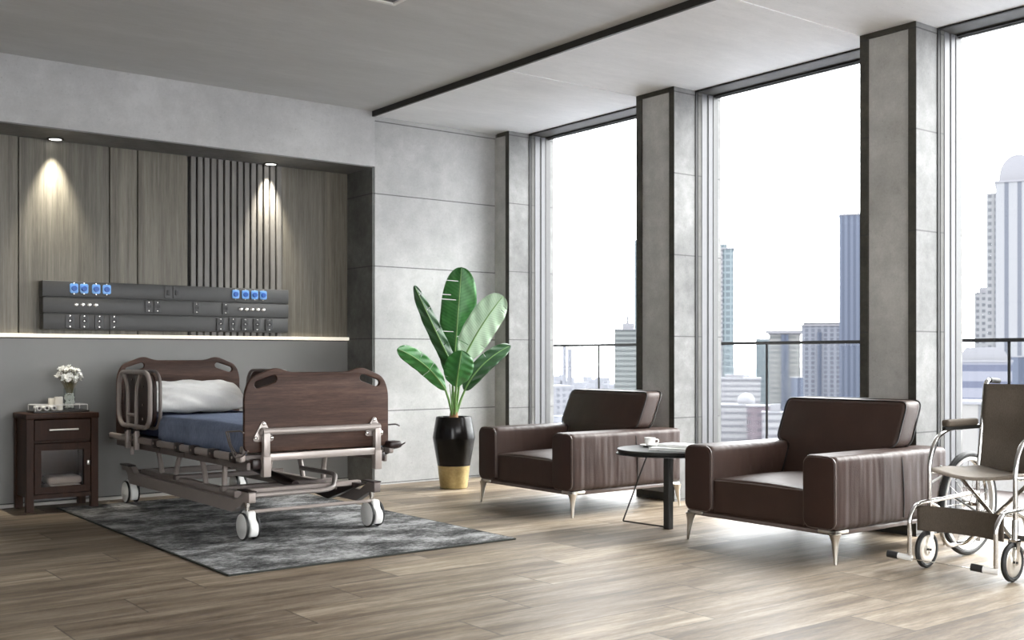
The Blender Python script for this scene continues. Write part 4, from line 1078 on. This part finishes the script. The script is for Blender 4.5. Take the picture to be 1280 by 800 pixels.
# through the farthest window
o, w, d, zz, piece = tower(768, 801, 412, 990, F['green'], 'grey green tower block with banded floors seen through the farthest window')
piece('roof_plant', (-w*.2, -d*.3, zz), (w*.25, d*.3, zz + 6), RC); piece('mast', (-w*.05, -1, zz + 6), (w*.05, 1, zz + 13), RC)
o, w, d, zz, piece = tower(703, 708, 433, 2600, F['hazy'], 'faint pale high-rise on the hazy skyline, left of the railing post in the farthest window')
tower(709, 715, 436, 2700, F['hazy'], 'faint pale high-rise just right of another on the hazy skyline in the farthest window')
tower(793, 806, 300, 1260, F['teal'], 'slender pale teal tower just beside the middle column')
# through the middle window
o, w, d, zz, piece = tower(876, 917, 311, 870, F['teal'], 'tall pale teal glass tower at the left edge of the middle window')
piece('fin', (w*.06, -d/2 - 2, 0), (w*.16, -d/2, zz), F['pale']); piece('roof_plant', (-w*.3, -d*.3, zz), (w*.3, d*.3, zz + 4), F['teal'])
o, w, d, zz, piece = tower(1050, 1092, 268, 900, F['blue'], 'tall dark blue tower at the right edge of the middle window')
piece('mast', (w*.02, -1, zz), (w*.07, 1, zz + 16), RC)
o, w, d, zz, piece = tower(1003, 1053, 407, 990, F['lav'], 'broad lavender tower with vertical stripes left of the dark blue tower')
piece('crown', (-w*.46, -d*.45, zz), (w*.46, d*.45, zz + 3), F['pale']); piece('glass_corner', (-w*.12, -d/2 - 1.2, 0), (-w*.02, -d/2, zz - 6), F['blue'])
o, w, d, zz, piece = tower(962, 1000, 418, 1080, F['sand'], 'cream and teal tower with a flat overhanging roof in the middle window')
piece('overhang', (-w*.62, -d*.6, zz + 1), (w*.62, d*.6, zz + 4), RC); piece('glass_band', (-w*.12, -d/2 - 1.5, 0), (w*.12, -d/2, zz), F['blue'])
tower(945, 965, 424, 1140, F['teal'], 'lower pale teal tower beside the cream and teal one')
tower(988, 1004, 472, 750, F['blue'], 'small blue grey block in front of the broad striped tower')
o, w, d, zz, piece = tower(896, 950, 474, 750, F['pale'], 'wide pale lavender block with banded floors below the teal tower')
piece('roof_plant', (-w*.3, -d*.3, zz), (w*.1, d*.3, zz + 3), RC)
o, w, d, zz, piece = tower(890, 940, 507, 600, F['pale'], 'nearest white banded block low in the middle window')
piece('dome', None, None, RC, MB().ball((w*.35, 0, zz + 2), 5, 2))
tower(934, 972, 508, 570, F['brick'], 'dark reddish block low in the middle window')
o, w, d, zz, piece = tower(953, 985, 516, 525, F['pale'], 'white block in front of the dark reddish one')
piece('roof_hut', (-w*.2, -d*.2, zz), (w*.2, d*.2, zz + 4), RC)
# through the nearest window
o, w, d, zz, piece = tower(1247, 1306, 226, 690, F['bigtower'], 'tallest white striped tower with a rounded top in the nearest window')
ol = [(-w*.38 + (w*.76) * .5 * (1 - math.cos(PI * k / 20)), zz + 18.0 * math.sin(PI * k / 20) ** .8) for k in range(21)]
piece('rounded_top', None, None, RC, MB().plate(ol, d * .5, lambda p: (p[0] - w*.06, p[2], p[1])))
piece('side_wing', (-w*.68, -d*.3, 0), (-w*.5, d*.4, zz - 6.0), F['grid'])
o, w, d, zz, piece = tower(1219, 1241, 366, 780, F['grid'], 'slimmer white gridded tower left of the tallest one')
piece('crown', (-w*.25, -d*.3, zz), (w*.4, d*.3, zz + 4), RC)
o, w, d, zz, piece = tower(1196, 1262, 452, 360, F['lowlav'], 'low lavender building with a sloping roof behind the balcony rail of the nearest window')
piece('sloping_roof', None, None, RC, MB().plate([(-w*.5, zz), (w*.5, zz), (w*.32, zz + 4.8), (-w*.30, zz + 4.8)], d * .8, lambda p: (p[0], p[2], p[1])))
tower(1257, 1300, 446, 420, F['blue'], 'blue grey building low behind the wheelchair')
tower(1196, 1290, 505, 270, F['lowsand'], 'cream low building seen below the lavender one, behind the wheelchair')
# crane beside the slim tower
x, y, z = cam_pt(1213, 840, 340)
cr = thing('tower_crane', (x, y, GZ), 'thin faint construction crane left of the gridded tower', 'crane')
MB().tube([cam_pt(1194, 840, 350), cam_pt(1230, 840, 325)], .5, 5).build('jib', RC, cr)
a, b_ = Vector(cam_pt(1222, 840, 331)), Vector(cam_pt(1222, 840, 331)); b_.z = GZ
MB().tube([a, b_], .6, 5).build('mast', RC, cr)
# hazy distant low city, nobody could count it
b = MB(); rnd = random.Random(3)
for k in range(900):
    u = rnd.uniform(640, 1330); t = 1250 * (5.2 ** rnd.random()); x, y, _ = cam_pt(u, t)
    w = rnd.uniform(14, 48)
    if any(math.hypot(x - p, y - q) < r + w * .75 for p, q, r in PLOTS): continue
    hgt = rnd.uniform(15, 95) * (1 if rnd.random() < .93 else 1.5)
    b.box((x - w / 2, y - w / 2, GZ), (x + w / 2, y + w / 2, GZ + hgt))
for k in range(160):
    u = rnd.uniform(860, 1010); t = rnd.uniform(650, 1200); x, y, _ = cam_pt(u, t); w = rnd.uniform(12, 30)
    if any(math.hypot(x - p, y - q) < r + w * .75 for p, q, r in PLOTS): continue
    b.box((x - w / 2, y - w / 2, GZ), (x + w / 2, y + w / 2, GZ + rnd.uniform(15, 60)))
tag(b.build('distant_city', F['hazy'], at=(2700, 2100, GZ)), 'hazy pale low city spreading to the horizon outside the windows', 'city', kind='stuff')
b = MB()
for k in range(110):
    u = rnd.uniform(885, 965); t = rnd.uniform(500, 640); x, y, _ = cam_pt(u, t); r = rnd.uniform(5, 10)
    if any(math.hypot(x - p, y - q) < s_ + r for p, q, s_ in PLOTS): continue
    b.ball((x, y, GZ + r * .9 + rnd.uniform(0, 26)), r, 1)
tag(b.build('street_trees', plain('hazy foliage', cc(.15, .17, .13), .9, var=.3, vs=.1), at=(450, 300, GZ)), 'grey green treetops below the low blocks in the middle window', 'trees', kind='stuff')
gm = plain('hazy ground', (.33, .34, .37), .9, var=.12, vs=.02)  # haze over the ground is part of its colour
struct(MB().box((-600, -4500, GZ - 1), (15000, 15000, GZ)).build('floor_ground', gm))

# ------------------------------------------------------------------ light
SUN = 3.8
w = bpy.data.worlds.new('World'); SC.world = w; w.use_nodes = True
bg = w.node_tree.nodes['Background']; bg.inputs[0].default_value = (0.985, 0.99, 1.0, 1); bg.inputs[1].default_value = 6.0

sl = bpy.data.lights.new('sun', 'SUN'); sl.energy = SUN; sl.angle = math.radians(38); sl.color = (1.0, .975, .94)
so = bpy.data.objects.new('sun', sl); COL.objects.link(so); so.location = (20, -15, 25)
sd_ = Vector((-math.cos(math.radians(22)), math.sin(math.radians(22)), -math.tan(math.radians(40)))).normalized()
so.rotation_euler = sd_.to_track_quat('-Z', 'Y').to_euler()

# ------------------------------------------------------------------ camera
cd = bpy.data.cameras.new('Camera'); cam = bpy.data.objects.new('Camera', cd); COL.objects.link(cam); SC.camera = cam
cam.location = (0, 0, 1.1); cam.rotation_euler = (PI / 2, 0, -AYAW)
cd.sensor_width = 36; cd.lens = 1366.8 / 1280 * 36; cd.shift_x = 0; cd.shift_y = (445.9 - 400) / 1280
cd.clip_start = .05; cd.clip_end = 30000
cd.dof.use_dof = True; cd.dof.focus_distance = 6.6; cd.dof.aperture_fstop = 4.5
SC.view_settings.view_transform = 'Standard'; SC.view_settings.look = 'None'
SC.view_settings.gamma = 1; SC.view_settings.use_curve_mapping = False; SC.view_settings.exposure = 0.8
SC.cycles.use_denoising = True
SC.cycles.max_bounces = 8; SC.cycles.diffuse_bounces = 5; SC.cycles.glossy_bounces = 4; SC.cycles.transparent_max_bounces = 12
SC.cycles.caustics_reflective = False; SC.cycles.caustics_refractive = False; SC.cycles.sample_clamp_indirect = 8
